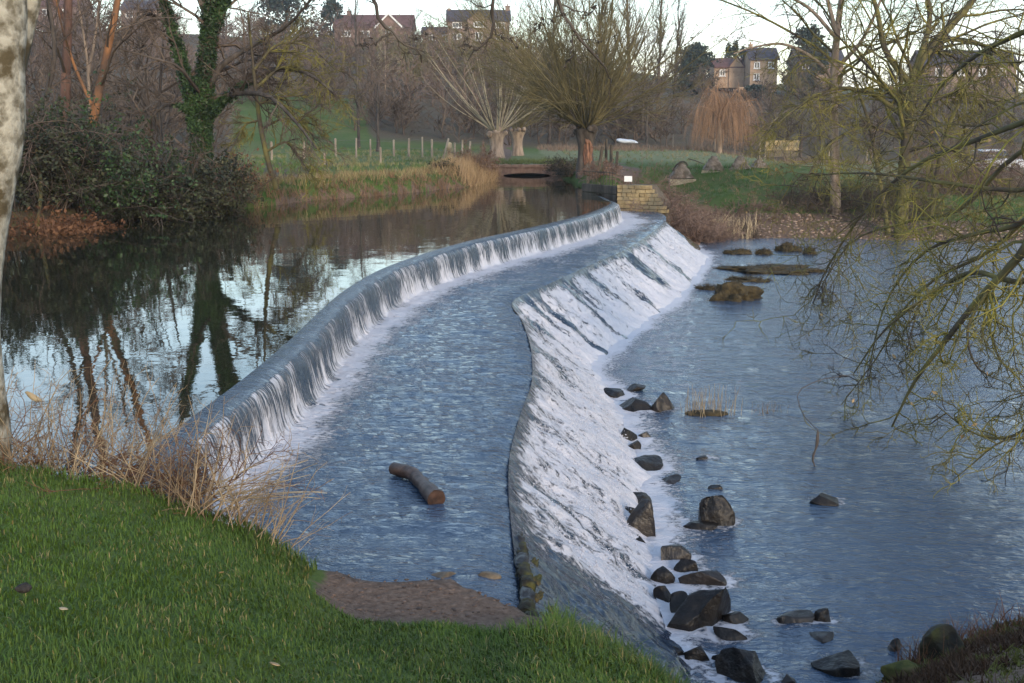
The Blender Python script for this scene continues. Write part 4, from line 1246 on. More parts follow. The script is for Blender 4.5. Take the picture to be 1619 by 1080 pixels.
def path_tree(name, label, px, d, paths, mt, mc, seed, specs, sides=8):
    rng = np.random.default_rng(seed)
    b_ = at(px, d)
    t = thing(name, label, 'tree', b_)
    lp = [px_limb(p, d, b_, 16) for p, r0, r1 in paths]; lr = [np.linspace(r0, r1, 16) for p, r0, r1 in paths]
    lp[0][0, 2] = min(lp[0][0, 2], -.2)
    tube_part('trunk', [(a[None], c[None], sides) for a, c in zip(lp, lr)], mt, t, rng)
    tw = []
    for a, c in zip(lp, lr): tw += branch_out(a[None], c[None], specs, rng)
    tube_part('crown', tw, mc, t, rng)
    return t
SP = [dict(k=10, t0=.35, t1=1, ang=.8, L=.3, n=6, w=.15, trop=.0, rmin=.015, rr=.4), dict(k=6, t0=.15, t1=1, ang=.75, L=.5, n=5, w=.18, trop=-.02, rmin=.009), dict(k=5, t0=.1, t1=1, ang=.7, L=.5, n=3, w=.2, trop=-.02, rmin=.0075, sides=2)]
path_tree('red_trunk_tree', 'straight reddish-brown trunk behind the thicket at far left', 104, 31.5, [([(100, 350), (102, 240), (104, 120), (108, 0), (104, -150, .4), (112, -330, 1)], .19, .05), ([(107, 40), (70, -30), (40, -120, -.5)], .07, .02)], M['bark_red'], M['twig_brown'], 61, SP)
path_tree('orange_trunk_tree', 'bright orange-barked trunk leaning right at far left', 130, 30.6, [([(130, 330), (140, 230), (155, 150), (170, 80), (188, -10), (205, -130, .6), (215, -260, 1)], .15, .04), ([(150, 175), (120, 110), (95, 30, -.5), (80, -60, -.8)], .05, .015)], M['bark_orange'], M['twig_brown'], 62, SP)
path_tree('bare_tree', 'thin grey twin-stemmed tree between the red and orange trunks', 140, 33.5, [([(140, 330), (142, 200), (138, 100), (128, 30), (112, -60)], .06, .02), ([(140, 115), (150, 60), (156, 10), (160, -60)], .045, .015)], M['bark_willow'], M['twig_brown'], 63, SP)
path_tree('bare_tree', 'dark crooked tree right behind the pale trunk at the left edge', 62, 29.5, [([(50, 340), (60, 250), (72, 160), (86, 90), (80, 20), (60, -70)], .10, .03)], M['bark_dark'], M['twig_brown'], 64, SP)

def bush(name, label, base, sx, sy, h, mleaf, mtwig, seed, n=2600, leaf=.07, nst=50, cat='bush', droop=-.05, fine=True):
    rng = np.random.default_rng(seed)
    t = thing(name, label, cat, base)
    a = rng.uniform(0, 6.28, nst); q_ = np.sqrt(rng.uniform(0, 1, nst))
    p0 = np.stack([np.cos(a) * q_ * sx * .35, np.sin(a) * q_ * sy * .35, np.full(nst, -.1)], 1)
    d0 = np.stack([np.cos(a) * q_ * sx, np.sin(a) * q_ * sy, np.full(nst, h * .9)], 1) + rng.normal(0, .25, (nst, 3))
    l1 = lev(p0, d0, h * rng.uniform(.7, 1.25, nst), np.full(nst, .022), 6, .16, droop, rng, .4)
    l2 = lev(*kids(*l1, 8, .15, 1, .8, .45, .5, rng, rmin=.008), 4, .2, droop, rng, .4)
    l3 = lev(*kids(*l2, 4, .15, 1, .8, .5, .5, rng, rmin=.0065), 2, .25, droop, rng, .5)
    tube_part('stems', [(l1[0], l1[1], 3), (l2[0], l2[1], 2), (l3[0], l3[1], 2)], mtwig, t, rng)
    if n:
        k = rng.integers(0, len(l2[0]), n); j = rng.integers(1, l2[0].shape[1], n)
        pos = l2[0][k, j] + rng.normal(0, leaf * 1.3, (n, 3))
        pos[:, 2] = np.maximum(pos[:, 2], .02)
        V, Fc = leaves(pos, np.full(n, leaf), rng)
        obj('foliage', mesh('foliage', V, Fc, mleaf, False), t)
    return t
for lb, px, d, sx, sy, h, ml, mt, n in (
    ('dark evergreen bush under the red trunk at far left', 70, 27.9, 1.5, 1.2, 2.6, 'bush_dark', 'bark_dark', 5200),
    ('dark evergreen bush between the red and orange trunks', 135, 28.8, 1.4, 1.1, 2.3, 'ivy', 'bark_dark', 6600),
    ('dense dark thicket over the water between the orange trunk and the ivy tree', 215, 30.3, 2.0, 1.1, 1.9, 'bush_dark', 'bark_dark', 8200),
    ('dark thicket at the foot of the ivy tree, left side', 282, 32.2, 1.7, 1.0, 1.6, 'bush_dark', 'bark_dark', 7000),
    ('brown twiggy bush at the foot of the ivy tree, right side', 348, 33.6, 1.2, .9, 1.5, 'bracken', 'twig_brown', 700),
    ('dark bush at the left edge beside the pale trunk', 12, 27.3, 1.5, 1.2, 2.3, 'bush_dark', 'bark_dark', 6600)):
    bush('thicket_bush', lb, at(px, d), sx, sy, h, M[ml], M[mt], int(px) + 7, int(n * 1.25), .046, 50)
for lb, px, d, sx, h in (('rust-brown bracken and roots hanging over the water at far left', 62, 26.5, 1.6, 1.0), ('rust-brown bracken clump at the water below the orange trunk', 142, 27.6, .9, .75)):
    bush('bracken_clump', lb, at(px, d), sx, .7, h, M['bracken'], M['bracken'], int(px) + 3, 3400, .05, 110, 'bracken', -.22)
# long grasses and dead stems along the meadow bank
rng = np.random.default_rng(77)
def tufts(name, label, pts, hs, cols, seed, per=14, lean=.5, w=.006, mat='blades', cat='grass', segs=3):
    rng = np.random.default_rng(seed)
    n = len(pts)
    P0 = np.repeat(np.asarray(pts, float), per, 0)
    m = len(P0)
    P0[:, :2] += rng.normal(0, .07, (m, 2)) * (np.repeat(hs, per)[:, None] / .3)
    a = rng.uniform(0, 6.28, m)
    q_ = rng.uniform(.05, 1, m) * lean
    d0 = np.stack([np.cos(a) * q_, np.sin(a) * q_, np.ones(m)], 1)
    L = np.repeat(hs, per) * rng.uniform(.5, 1.2, m)
    R = np.full(m, w) * rng.uniform(.7, 1.3, m)
    p, r = lev(P0, d0, L, R, segs, .08, -.12, rng, .15)
    V, Fc = tubes(p, r, 2, rng=rng)
    c = np.repeat(np.repeat(np.asarray(cols), per, 0) * rng.uniform(.7, 1.25, (m, 1)), (segs + 1) * 2, 0)
    o = obj(name, mesh(name, V, Fc, M[mat], True, attrs={'col': np.clip(c, 0, 1)}))
    return tag(o, label, cat, None, 'stuff')
def bank_points(poly, n, lo, hi, a0, a1, ok):
    seg = np.asarray(poly[a0:a1])
    out = []
    while len(out) < n:
        i = rng.integers(0, len(seg) - 1); f = rng.uniform()
        p = seg[i] * (1 - f) + seg[i + 1] * f
        e = seg[i + 1] - seg[i]; e = np.array([-e[1], e[0]]) / np.linalg.norm(e)
        p = p + e * rng.uniform(lo, hi)
        if ok(p): out.append(p)
    out = np.array(out)
    z = hfun(out[:, 0], out[:, 1])
    return np.concatenate([out, z[:, None] - .02], 1)
pts = bank_points(LEFT, 2600, -.1, 2.6, 7, 14, lambda p: True)
sd = sdist(LEFT, pts[:, 0], pts[:, 1])
f = rng.uniform(0, 1, len(pts)) + .35 * fbm(pts[:, 0] * .6, pts[:, 1] * .6, 3, 3)
green, tan, rust = np.array([.09, .15, .04]), np.array([.30, .24, .12]), np.array([.22, .13, .07])
cols = np.where((f < .45)[:, None], green, np.where((f < .85)[:, None], tan, rust))
cols = np.where(((sd < .7) & (f > .3))[:, None], rust * .9 + .02, cols)
hs = np.where(f < .45, .16, .30) * rng.uniform(.7, 1.3, len(pts))
tufts('bank_grass', 'tufted green and tan grass along the left meadow bank', pts, hs, cols, 78, 8, .7, .010, segs=2)
pts = bank_points(LEFT, 420, 0, 1.5, 11, 14, lambda p: True)
tufts('dead_grass', 'tan dead grass on the bank point by the bridge', pts, rng.uniform(.4, .75, len(pts)), np.repeat([[.36, .25, .14]], len(pts), 0), 79, 12, .5, .01)
xy = np.stack([rng.uniform(-16, -.5, 2600), rng.uniform(44, 84, 2600)], 1)
sdm = sdist(LEFT, xy[:, 0], xy[:, 1]); xy = xy[sdm > 2.0]
pts = np.concatenate([xy, hfun(xy[:, 0], xy[:, 1])[:, None]], 1)
f = fbm(xy[:, 0] * .25, xy[:, 1] * .25, 9, 3)[:, None]
tufts('meadow_grass', 'rough pale grass tussocks scattered over the left meadow', pts, rng.uniform(.12, .24, len(pts)), np.where(f < 0, np.array([[.10, .16, .045]]), np.array([[.24, .22, .10]])), 80, 7, .8, .014, segs=2)
bush('twig_bush', 'small dark bush on the meadow bank near the bridge', at(700, 47.6), .5, .4, .55, M['bush_dark'], M['twig_brown'], 5, 1300, .04, 40)
bush('twig_bush', 'reddish twiggy shrub on the bank beside the bridge', at(752, 53), 1.0, .8, 1.1, M['bracken'], M['bramble'], 6, 500, .04, 60)
bush('twig_bush', 'pale grey-brown shrub on the water edge right of the bridge', at(893, 56), .9, .7, .8, M['bush_dark'], M['twig_brown'], 7, 900, .04, 60)
bush('twig_bush', 'tangle of twigs at the water under the split-trunk willow', at(905, 52.6), .8, .5, .6, M['bush_dark'], M['twig_brown'], 8, 700, .04, 60)

xy = np.stack([rng.uniform(3.5, 26, 1500), rng.uniform(49, 86, 1500)], 1)
f = fbm(xy[:, 0] * .25, xy[:, 1] * .25, 29, 3)[:, None]
tufts('meadow_grass', 'low tussocks scattered over the right-hand field', np.concatenate([xy, hfun(xy[:, 0], xy[:, 1])[:, None]], 1), rng.uniform(.08, .2, len(xy)), np.where(f < .05, np.array([[.14, .17, .07]]), np.array([[.25, .21, .12]])), 82, 6, .9, .014, segs=2)
xy = np.stack([rng.uniform(2, 26, 700), rng.normal(86, 2.0, 700)], 1)
tufts('dead_grass', 'brown dead grass line along the far fence of the right-hand field', np.concatenate([xy, hfun(xy[:, 0], xy[:, 1])[:, None]], 1), rng.uniform(.25, .6, len(xy)), np.repeat([[.20, .14, .10]], len(xy), 0), 83, 6, .8, .018, segs=2)
# fence on the left meadow: posts, two wires
def fence(label, posts, mat, seed, wire=True, pr=.06):
    rng = np.random.default_rng(seed)
    b0 = at(posts[0][0], posts[0][1])
    t = thing('wire_fence', label, 'fence', b0)
    tops = []
    for px, d, h, lean in posts:
        g = at(px, d) - b0
        p = np.array([[g + np.array([lean * k, 0, -.3 + (h + .3) * k / 1.0]) for k in (0, .5, .98, 1.0)]])
        r = np.array([[pr, pr * .95, pr * .92, .004]]) * rng.uniform(.9, 1.3)
        V, Fc = tubes(p, r, 7, rng=rng)
        obj('post', mesh('post', V, Fc, mat, False), t)
        tops.append(p[0])
    if wire:
        for k in (.55, .9):
            wp = np.array([q_[0] * (1 - k) + q_[-1] * k + np.array([0, -pr, 0]) for q_ in tops])
            V, Fc = tubes(wp[None], np.full((1, len(wp)), .006), 4, rng=rng)
            obj('wire', mesh('wire', V, Fc, M['wire'], False), t)
    return t
fence('pale wooden post and wire fence across the left meadow', [(430, 62, 1.05, 0), (480, 64, 1.0, .05), (531, 66, 1.15, 0), (563, 68, 1.15, .04), (586, 69, 1.05, 0), (623, 70, 1.0, 0), (646, 70, 1.1, .05), (668, 69, 1.2, 0), (683, 68, 1.1, 0), (698, 66, 1.2, .42), (719, 67, .95, 0), (730, 68, 1.1, .05), (741, 69, 1.0, .1), (764, 70, .95, 0)], M['wood_post'], 1)
fence('two weathered posts standing forward of the left meadow fence', [(602, 58.5, .85, 0), (512, 57, .6, .06)], M['wood_post'], 2, wire=False)
fence('far post and wire fence across the right-hand field', [(1064, 86, 1.1, 0), (1086, 86, 1.2, 0), (1130, 86, 1.0, 0), (1201, 85, 1.4, 0), (1209, 85, 1.2, 0), (1310, 85, 1.0, 0), (1370, 85, 1.0, 0)], M['wood_post'], 3)
fence('weathered posts beside the split-trunk willow', [(945, 51, 1.0, .2), (958, 51.5, 1.35, 0), (966, 51, 1.1, 0), (973, 50.5, .95, .08)], M['wood_dark'], 4, wire=False)
# pale stump
b_ = at(711, 67.5)
v, f = ICO[3]
v2 = np.sign(v) * np.abs(v) ** .7 * np.array([.17, .17, .55]) + .05 * fbm(v[:, 0] * 3, v[:, 2] * 4, 2, 3)[:, None] + np.array([0, 0, .4])
st_ = thing('tree_stump', 'thick pale stump standing among the left fence posts', 'stump', b_)
obj('trunk', mesh('trunk', v2, f, M['straw']), st_)

# ------------------------------------------------------------------ bridge
bb = at(833, 57.5); bb[2] = 0.0
br = thing('footbridge', 'low brick arched bridge across the head of the pool', 'bridge', bb)
W2, top = 2.05, .50
nx = 24
xs = np.linspace(-W2, W2, nx)
arch = np.where(np.abs(xs) < 1.2, .0 + .13 * np.sqrt(np.clip(1 - (xs / 1.2) ** 2, 0, 1)), -.5)
vf = np.concatenate([np.stack([xs, np.full(nx, 0), arch], 1), np.stack([xs, np.full(nx, 0), np.full(nx, top - .08)], 1),
                     np.stack([xs, np.full(nx, 2.6), arch], 1), np.stack([xs, np.full(nx, 2.6), np.full(nx, top - .08)], 1)])
i = np.arange(nx - 1)
Fq = np.concatenate([np.stack([i, i + 1, i + 1 + nx, i + nx], 1), np.stack([i + 2 * nx, i + 3 * nx, i + 1 + 3 * nx, i + 1 + 2 * nx], 1), np.stack([i, i + 2 * nx, i + 1 + 2 * nx, i + 1], 1), np.stack([i + nx, i + 1 + nx, i + 1 + 3 * nx, i + 3 * nx], 1)])
obj('arch_wall', mesh('arch_wall', vf, Fq, M['brick'], False), br)
rng = np.random.default_rng(3)
x = -W2 - .3
while x < W2 + .3:
    L = rng.uniform(.28, .42)
    V, Fc = box(x + .006, x + L - .006, -.06, .24, top - .09, top + .05, .006, rng)
    obj('coping_stone', mesh('coping_stone', V, Fc, M['brick'], False), br)
    x += L
ax = np.linspace(-1.2, 1.2, 17)
for k in range(16):
    x0, x1 = ax[k], ax[k + 1]
    z0, z1 = [.0 + .13 * math.sqrt(max(0, 1 - (q_ / 1.2) ** 2)) for q_ in (x0, x1)]
    V = np.array([[x0 + .008, -.05, z0], [x1 - .008, -.05, z1], [x1 - .008, .1, z1], [x0 + .008, .1, z0], [x0 + .008, -.05, z0 + .11], [x1 - .008, -.05, z1 + .11], [x1 - .008, .1, z1 + .11], [x0 + .008, .1, z0 + .11]])
    obj('arch_stone', mesh('arch_stone', V, BOXF, M['brick'], False), br)
V, Fc = box(-W2 - .2, W2 + .2, .25, 4.5, .35, top + .04)
obj('deck', mesh('deck', V, Fc, M['ground'], False), br)
xy = np.stack([rng.uniform(-1.3, 2.8, 260), rng.uniform(57.9, 63, 260)], 1)
tufts('bridge_grass', 'rough grass growing over the top of the brick bridge', np.concatenate([xy, np.full((260, 1), top + .03)], 1), rng.uniform(.15, .3, 260), np.repeat([[.16, .18, .06]], 260, 0), 5, 12, .7, .012)

# ------------------------------------------------------------------ abutment, railing, notice
rng = np.random.default_rng(8)
A0 = np.array([3.75, 41.3, -.62]); A1 = np.array([5.42, 40.6, -.62])
ex = A1 - A0; wl_ = np.linalg.norm(ex); rzA = math.atan2(ex[1], ex[0])
aw = thing('abutment_wall', 'tan coursed stone abutment wall at the far end of the weir', 'wall', A0, None, rzA)
rows = 7; hh = .98 / rows
V, Fc = prism([(.02, -.4), (wl_ + .1, -.4), (wl_ - .1, .1), (.98, .93), (.02, .93)], .07, 1.6)
obj('core', mesh('core', V, Fc, M['mortar'], False), aw)
for r in range(rows):
    x = 0; xe_ = (wl_ + .05) - max(0, (r + .5) * hh - .1) * .78
    while x < xe_ - .03:
        L = rng.uniform(.16, .36)
        if xe_ - x - L < .1: L = xe_ - x
        V, Fc = box(x + .008, x + L - .008, rng.uniform(-.015, .01), .25, r * hh + .008, (r + 1) * hh - .008, .006, rng)
        obj('stone', mesh('stone', V, Fc, M['stone_tan'], False), aw)
        x += L
# darker wing wall on the pool side, timber faced with rails above
B0 = np.array([2.62, 43.6, -.3]); B1 = np.array([3.72, 41.45, -.3])
ex = B1 - B0; wl_ = np.linalg.norm(ex)
ww_ = thing('wing_wall', 'dark timber-faced wing wall along the pool beside the abutment', 'wall', B0, None, math.atan2(ex[1], ex[0]))
for r in range(4):
    V, Fc = box(0, wl_, 0, .12, r * .15 + .006, r * .15 + .144, .006, rng)
    obj('plank', mesh('plank', V, Fc, M['wood_dark'], False), ww_)
rl = thing('railing', 'thin dark railing on top of the wing wall', 'railing', B0 + np.array([0, .15, .55]), None, math.atan2(ex[1], ex[0]))
for k in range(12):
    x = .1 + k * (wl_ - .2) / 11
    V, Fc = tubes(np.array([[(x, .05, 0), (x, .05, .3), (x, .05, .55)]]), np.full((1, 3), .012), 5, rng=rng)
    obj('upright', mesh('upright', V, Fc, M['wood_dark'], False), rl)
V, Fc = tubes(np.array([[(0.05, .05, .5), (wl_ / 2, .05, .5), (wl_ - .05, .05, .5)]]), np.full((1, 3), .018), 5, rng=rng)
obj('rail', mesh('rail', V, Fc, M['wood_dark'], False), rl)
sg = thing('notice_board', 'small white notice standing on top of the stone abutment', 'sign', D(993, 289, 41.6))
V, Fc = box(-.14, .14, -.015, .015, .04, .24)
obj('board', mesh('board', V, Fc, M['white_paint'], False), sg)
for s in (-.09, .09):
    V, Fc = box(s - .015, s + .015, .016, .04, -.2, .2)
    obj('leg', mesh('leg', V, Fc, M['wood_dark'], False), sg)
for z_, w_ in ((.10, .05), (.09, .03)):
    pass

# ------------------------------------------------------------------ anti-tank pyramids in the field
pyr = [(1077, 53.0, 1.05, .66, 'stone pyramid block with a dark cap, nearest to the weir', 1), (1128, 53.6, 1.0, .62, 'stone pyramid block, second from the weir', 2), (1170, 54.2, .98, .60, 'stone pyramid block, third from the weir', 3), (1200, 55.0, .75, .42, 'smallest pyramid block, at the right end of the row of four', 4)]
for px, d, w, h, lb, sd_ in pyr:
    rng = np.random.default_rng(sd_)
    g = at(px, d); g[2] -= .06
    t = thing('pyramid_block', lb, 'concrete block', g, 'pyramid blocks in the right-hand field', rng.uniform(-.3, .3))
    n = 9
    zz_ = np.linspace(0, 1, n)
    ring = np.array([(-1, -1), (0, -1), (1, -1), (1, 0), (1, 1), (0, 1), (-1, 1), (-1, 0)], float)
    V = []
    for z_ in zz_:
        s = w / 2 * (1 - .78 * z_)
        for q_ in ring:
            V.append((q_[0] * s + rng.normal(0, .02), q_[1] * s + rng.normal(0, .02), .08 + z_ * h + rng.normal(0, .012)))
    V.append((0, 0, .10 + h))
    i = (np.arange(n - 1)[:, None] * 8 + np.arange(8)[None]).ravel(); j = (np.arange(n - 1)[:, None] * 8 + (np.arange(8) + 1) % 8).ravel()
    Fq = np.stack([i, j, j + 8, i + 8], 1)
    k = (n - 1) * 8
    Ft = np.array([[k + a, k + (a + 1) % 8, n * 8] for a in range(8)])
    obj('block', mesh('block', V, [Fq, Ft], M['concrete_block'], True), t)
    V, Fc = box(-w / 2 - .05, w / 2 + .07, -w / 2 - .05, w / 2 + .05, -.5, .03, .015, rng)
    obj('base_slab', mesh('base_slab', V, Fc, M['slab'], False), t)
    if sd_ == 1:
        p = polyline([(-.42, -.1, .38), (-.26, -.14, .66), (-.05, -.12, .80), (.16, -.12, .78), (.26, -.12, .62)], 10)
        V, Fc = tubes(p[None], np.full((1, 10), .035), 6, rng=rng)
        obj('cap_branch', mesh('cap_branch', V, Fc, M['wood_dark']), t)
p0, p1 = D(1088, 251, 52.9), D(1112, 259, 53.2)
fb = thing('fallen_pole', 'dark pole leaning between the first two pyramid blocks', 'pole', p0)
V, Fc = tubes(polyline([(0, 0, 0), (p1 - p0) * .5 + np.array([0, 0, .02]), p1 - p0 + np.array([0, 0, 0])], 6)[None], np.full((1, 6), .025), 6, rng=rng)
obj('shaft', mesh('shaft', V, Fc, M['wood_dark']), fb)

# white covered heap beyond the field, and the parked car
g = at(991, 93)
hp = thing('covered_heap', 'long low heap under white sheeting beyond the field', 'heap', g)
v, f = ICO[3]
vv_ = np.sign(v) * np.abs(v) ** .8 * np.array([.85, .6, .17]) + .07 * fbm(v[:, 0] * 4, v[:, 1] * 4, 8, 3)[:, None] + np.array([0, 0, .50]) + np.stack([0 * v[:, 0], 0 * v[:, 0], -.12 * v[:, 0]], 1)
obj('sheet', mesh('sheet', vv_, f, M['white_paint']), hp)
V, Fc = box(-.95, .95, -.55, .55, -.2, .40, .03, np.random.default_rng(2))
obj('stack', mesh('stack', V, Fc, M['wood_dark'], False), hp)

def car(label, base, rz):
    t = thing('parked_car', label, 'car', base, None, rz)
    # lower body from side profile, tapered in plan
    prof_ = [(-2.1, .35), (-2.12, .62), (-1.95, .80), (-1.2, .88), (1.25, .92), (2.0, .82), (2.1, .6), (2.08, .35)]
    ny = 7
    def loft(pr, yw, inset):
        V = []
        for k, yy in enumerate(np.linspace(-1, 1, ny)):
            s = 1 - inset * abs(yy) ** 4
            for x_, z_ in pr: V.append((x_ * s, yy * yw, z_ - .03 * abs(yy) ** 3 * (z_ > .5)))
        n = len(pr)
        Fq = []
        for k in range(ny - 1):
            for i_ in range(n):
                j_ = (i_ + 1) % n
                Fq.append((k * n + i_, k * n + j_, (k + 1) * n + j_, (k + 1) * n + i_))
        Ft = [(0, a + 1, a) for a in range(1, n - 1)] + [((ny - 1) * n, (ny - 1) * n + a, (ny - 1) * n + a + 1) for a in range(1, n - 1)]
        return np.array(V), [np.array(Fq), np.array(Ft)]
    V, Fc = loft(prof_, .85, .05); obj('body', mesh('body', V, Fc, M['car_paint']), t)
    V, Fc = loft([(-1.35, .86), (-.75, 1.33), (.75, 1.36), (1.35, .9)], .70, .10); cab = obj('windows', mesh('windows', V, Fc, M['glass']), t)
    V, Fc = loft([(-.80, 1.325), (-.7, 1.40), (.7, 1.43), (.82, 1.345)], .69, .06); obj('roof', mesh('roof', V, Fc, M['car_paint']), t)
    for x_ in (-1.3, 1.3):
        for y_ in (-.8, .8):
            V, Fc = tubes(np.array([[(x_, y_ - .1, .31), (x_, y_ - .09, .31), (x_, y_ + .09, .31), (x_, y_ + .1, .31)]]), np.array([[.2, .31, .31, .2]]), 18, rng=np.random.default_rng(1))
            wo_ = obj('wheel', mesh('wheel', V, Fc, M['rubber']), t)
            V, Fc = tubes(np.array([[(x_, y_ - .11, .31), (x_, y_ + .11, .31)]]), np.array([[.19, .19]]), 12, rng=np.random.default_rng(1))
            obj('hub_cap', mesh('hub_cap', V, Fc, M['wire']), wo_)
    for y_ in (-.6, .6):
        for x_, nm in ((2.03, 'headlight'), (-2.08, 'tail_light')):
            V, Fc = box(x_ - .06, x_ + .06, y_ - .14, y_ + .14, .62, .76)
            obj(nm, mesh(nm, V, Fc, M['glass'] if nm == 'headlight' else M['roof_red'], False), t)
    return t
car('pale blue-white parked car glimpsed behind the right-hand thicket', at(1560, 70), .15)

#@@PART3@@

rng = np.random.default_rng(171)
for lb, px, d, py, n in (('grey drooping branches trailing into the water below the ivy tree', 305, 32.0, 250, 16), ('pale dead branches sprawling from the bank beside the left-edge trunk', 55, 26.8, 225, 12)):
    g = at(px, d); top_ = D(px, py, d) - g
    t = thing('drooping_branches', lb, 'branches', g)
    a = rng.uniform(0, 6.28, n)
    l1 = lev(np.repeat(top_[None], n, 0) + rng.normal(0, .12, (n, 3)), np.stack([np.cos(a) * 1.1, np.sin(a) * .5 - .2, rng.uniform(-.3, .7, n)], 1), rng.uniform(.8, 1.9, n), np.full(n, .014), 9, .13, -.14, rng, .35)
    stem = polyline([(0, 0, -.2), top_ * .5 + np.array([.1, .1, 0]), top_], 8)
    l2 = lev(*kids(*l1, 7, .2, 1, .7, .4, .5, rng, rmin=.009), 5, .18, -.05, rng, .4)
    tube_part('stem', [(stem[None], np.linspace(.05, .035, 8)[None], 6)], M['bark_lichen'], t, rng)
    tube_part('twigs', [(l1[0], l1[1], 4), (l2[0], l2[1], 3)], M['twig_purple'], t, rng)
# ------------------------------------------------------------------ right far bank: brambles, scrub, trees
def bramble(label, px, d, sx, sy, h, seed, mat, n=150, cat='brambles', name='bramble_patch'):
    rng = np.random.default_rng(seed)
    b_ = at(px, d)
    t = thing(name, label, cat, b_)
    a = rng.uniform(0, 6.28, n); q_ = np.sqrt(rng.uniform(0, 1, n))
    p0 = np.stack([np.cos(a) * q_ * sx, np.sin(a) * q_ * sy, np.zeros(n)], 1)
    p0[:, 2] = hfun(p0[:, 0] + b_[0], p0[:, 1] + b_[1]) - b_[2] - .05
    a2 = rng.uniform(0, 6.28, n)
    d0 = np.stack([np.cos(a2) * .8, np.sin(a2) * .8, rng.uniform(.6, 1.4, n)], 1)
    l1 = lev(p0, d0, h * rng.uniform(1.0, 2.2, n), np.full(n, .012), 9, .13, -.11, rng, .5)
    l2 = lev(*kids(*l1, 9, .1, 1, .9, .3, .6, rng, rmin=.007), 3, .25, -.08, rng, .5)
    l3 = lev(*kids(*l2, 2, .1, 1, .9, .7, .6, rng, rmin=.006), 2, .22, -.05, rng, .5)
    for l in (l1, l2, l3):
        g = hfun(l[0][..., 0] + b_[0], l[0][..., 1] + b_[1]) - b_[2]
        l[0][..., 2] = np.maximum(l[0][..., 2], g + .02)
    tube_part('canes', [(l1[0], l1[1], 3), (l2[0], l2[1], 2), (l3[0], l3[1], 2)], mat, t, rng)
    return t
bramble('pinkish-brown bramble bank on top of the slope behind the abutment', 1036, 43.6, .9, 1.0, .95, 1, M['bramble'], 170)
bramble('pinkish-brown bramble bank tumbling to the weir below the abutment', 1066, 41.6, .9, 1.5, 1.05, 8, M['bramble'], 200)
bramble('brown bramble mound at the foot of the cascade by the shore', 1100, 42.2, .9, 1.3, .85, 2, M['bramble'], 190)
bramble('low dark-brown bramble patch on the green slope', 1190, 45.5, 1.5, 1.1, .30, 3, M['bramble'], 150)
bush('twig_bush', 'brown shrub behind the railing on the wing wall', at(950, 45.5), .8, .6, .7, M['bracken'], M['bramble'], 18, 300, .04, 50)
bramble('thin brown bramble patch above the gravel shore', 1150, 43.3, 1.2, .8, .35, 4, M['twig_brown'], 110)
bramble('brown scrub around the foot of the pale-trunked tree', 1285, 46.5, 1.4, 1.3, .8, 5, M['twig_brown'], 130, 'scrub', 'scrub_patch')
bramble('tangled brown scrub under the tangled tree', 1400, 46, 2.2, 1.8, 1.0, 6, M['twig_brown'], 220, 'scrub', 'scrub_patch')
bramble('purple-brown scrub at the right edge below the car', 1545, 53, 3.0, 2.0, 1.75, 7, M['bramble'], 330, 'scrub', 'scrub_patch')
rng = np.random.default_rng(90)
xy = np.stack([rng.uniform(6.0, 30, 5200), rng.uniform(41, 56, 5200)], 1)
sr_ = sdist(RIGHT, xy[:, 0], xy[:, 1]); xy = xy[(sr_ > .5) & (sr_ < 9)]; sr_ = sr_[(sr_ > .5) & (sr_ < 9)]
keep = rng.uniform(0, 1, len(xy)) < np.where(sr_ < 3.5, .45, 1.0); xy, sr_ = xy[keep], sr_[keep]
f = fbm(xy[:, 0] * .5, xy[:, 1] * .5, 19, 3) + rng.normal(0, .3, len(xy)) - .12 * (sr_ - 4)
cols = np.where((f > 0)[:, None], np.array([[.26, .19, .11]]), np.array([[.08, .15, .035]]))
tufts('bank_grass', 'green and straw grass tufts on the right-hand river bank', np.concatenate([xy, hfun(xy[:, 0], xy[:, 1])[:, None] - .02], 1), rng.uniform(.10, .24, len(xy)), cols, 91, 7, .8, .011, segs=2)
xy = np.stack([rng.normal(8.2, .5, 60), rng.normal(43.6, .4, 60)], 1)
tufts('dead_grass', 'pale straw stems standing among the brambles', np.concatenate([xy, hfun(xy[:, 0], xy[:, 1])[:, None]], 1), rng.uniform(.4, .7, 60), np.repeat([[.5, .4, .26]], 60, 0), 92, 6, .5, .012)
# gravel stones on the shore
n = 2200
xy = np.stack([rng.uniform(6.5, 30, n * 2), rng.uniform(40.5, 46.5, n * 2)], 1)
sr_ = sdist(RIGHT, xy[:, 0], xy[:, 1]); xy = xy[(sr_ > -.1) & (sr_ < 3.2)][:n]
v, f = ICO[0]
sz = rng.uniform(.025, .085, len(xy))
V = (v[None] * sz[:, None, None] * rng.uniform(.6, 1.2, (len(xy), 1, 3)) * np.array([1.2, 1.2, .6]) + np.concatenate([xy, hfun(xy[:, 0], xy[:, 1])[:, None] + .01], 1)[:, None]).reshape(-1, 3)
Fc = (f[None] + (np.arange(len(xy)) * len(v))[:, None, None]).reshape(-1, 3)
c = np.repeat(np.array([[.30, .22, .17]]) * rng.uniform(.5, 1.4, (len(xy), 1)), len(v), 0)
tag(obj('gravel', mesh('gravel', V, Fc, M['blades'], True, attrs={'col': c})), 'brown gravel stones along the right-hand shore', 'gravel', None, 'stuff')

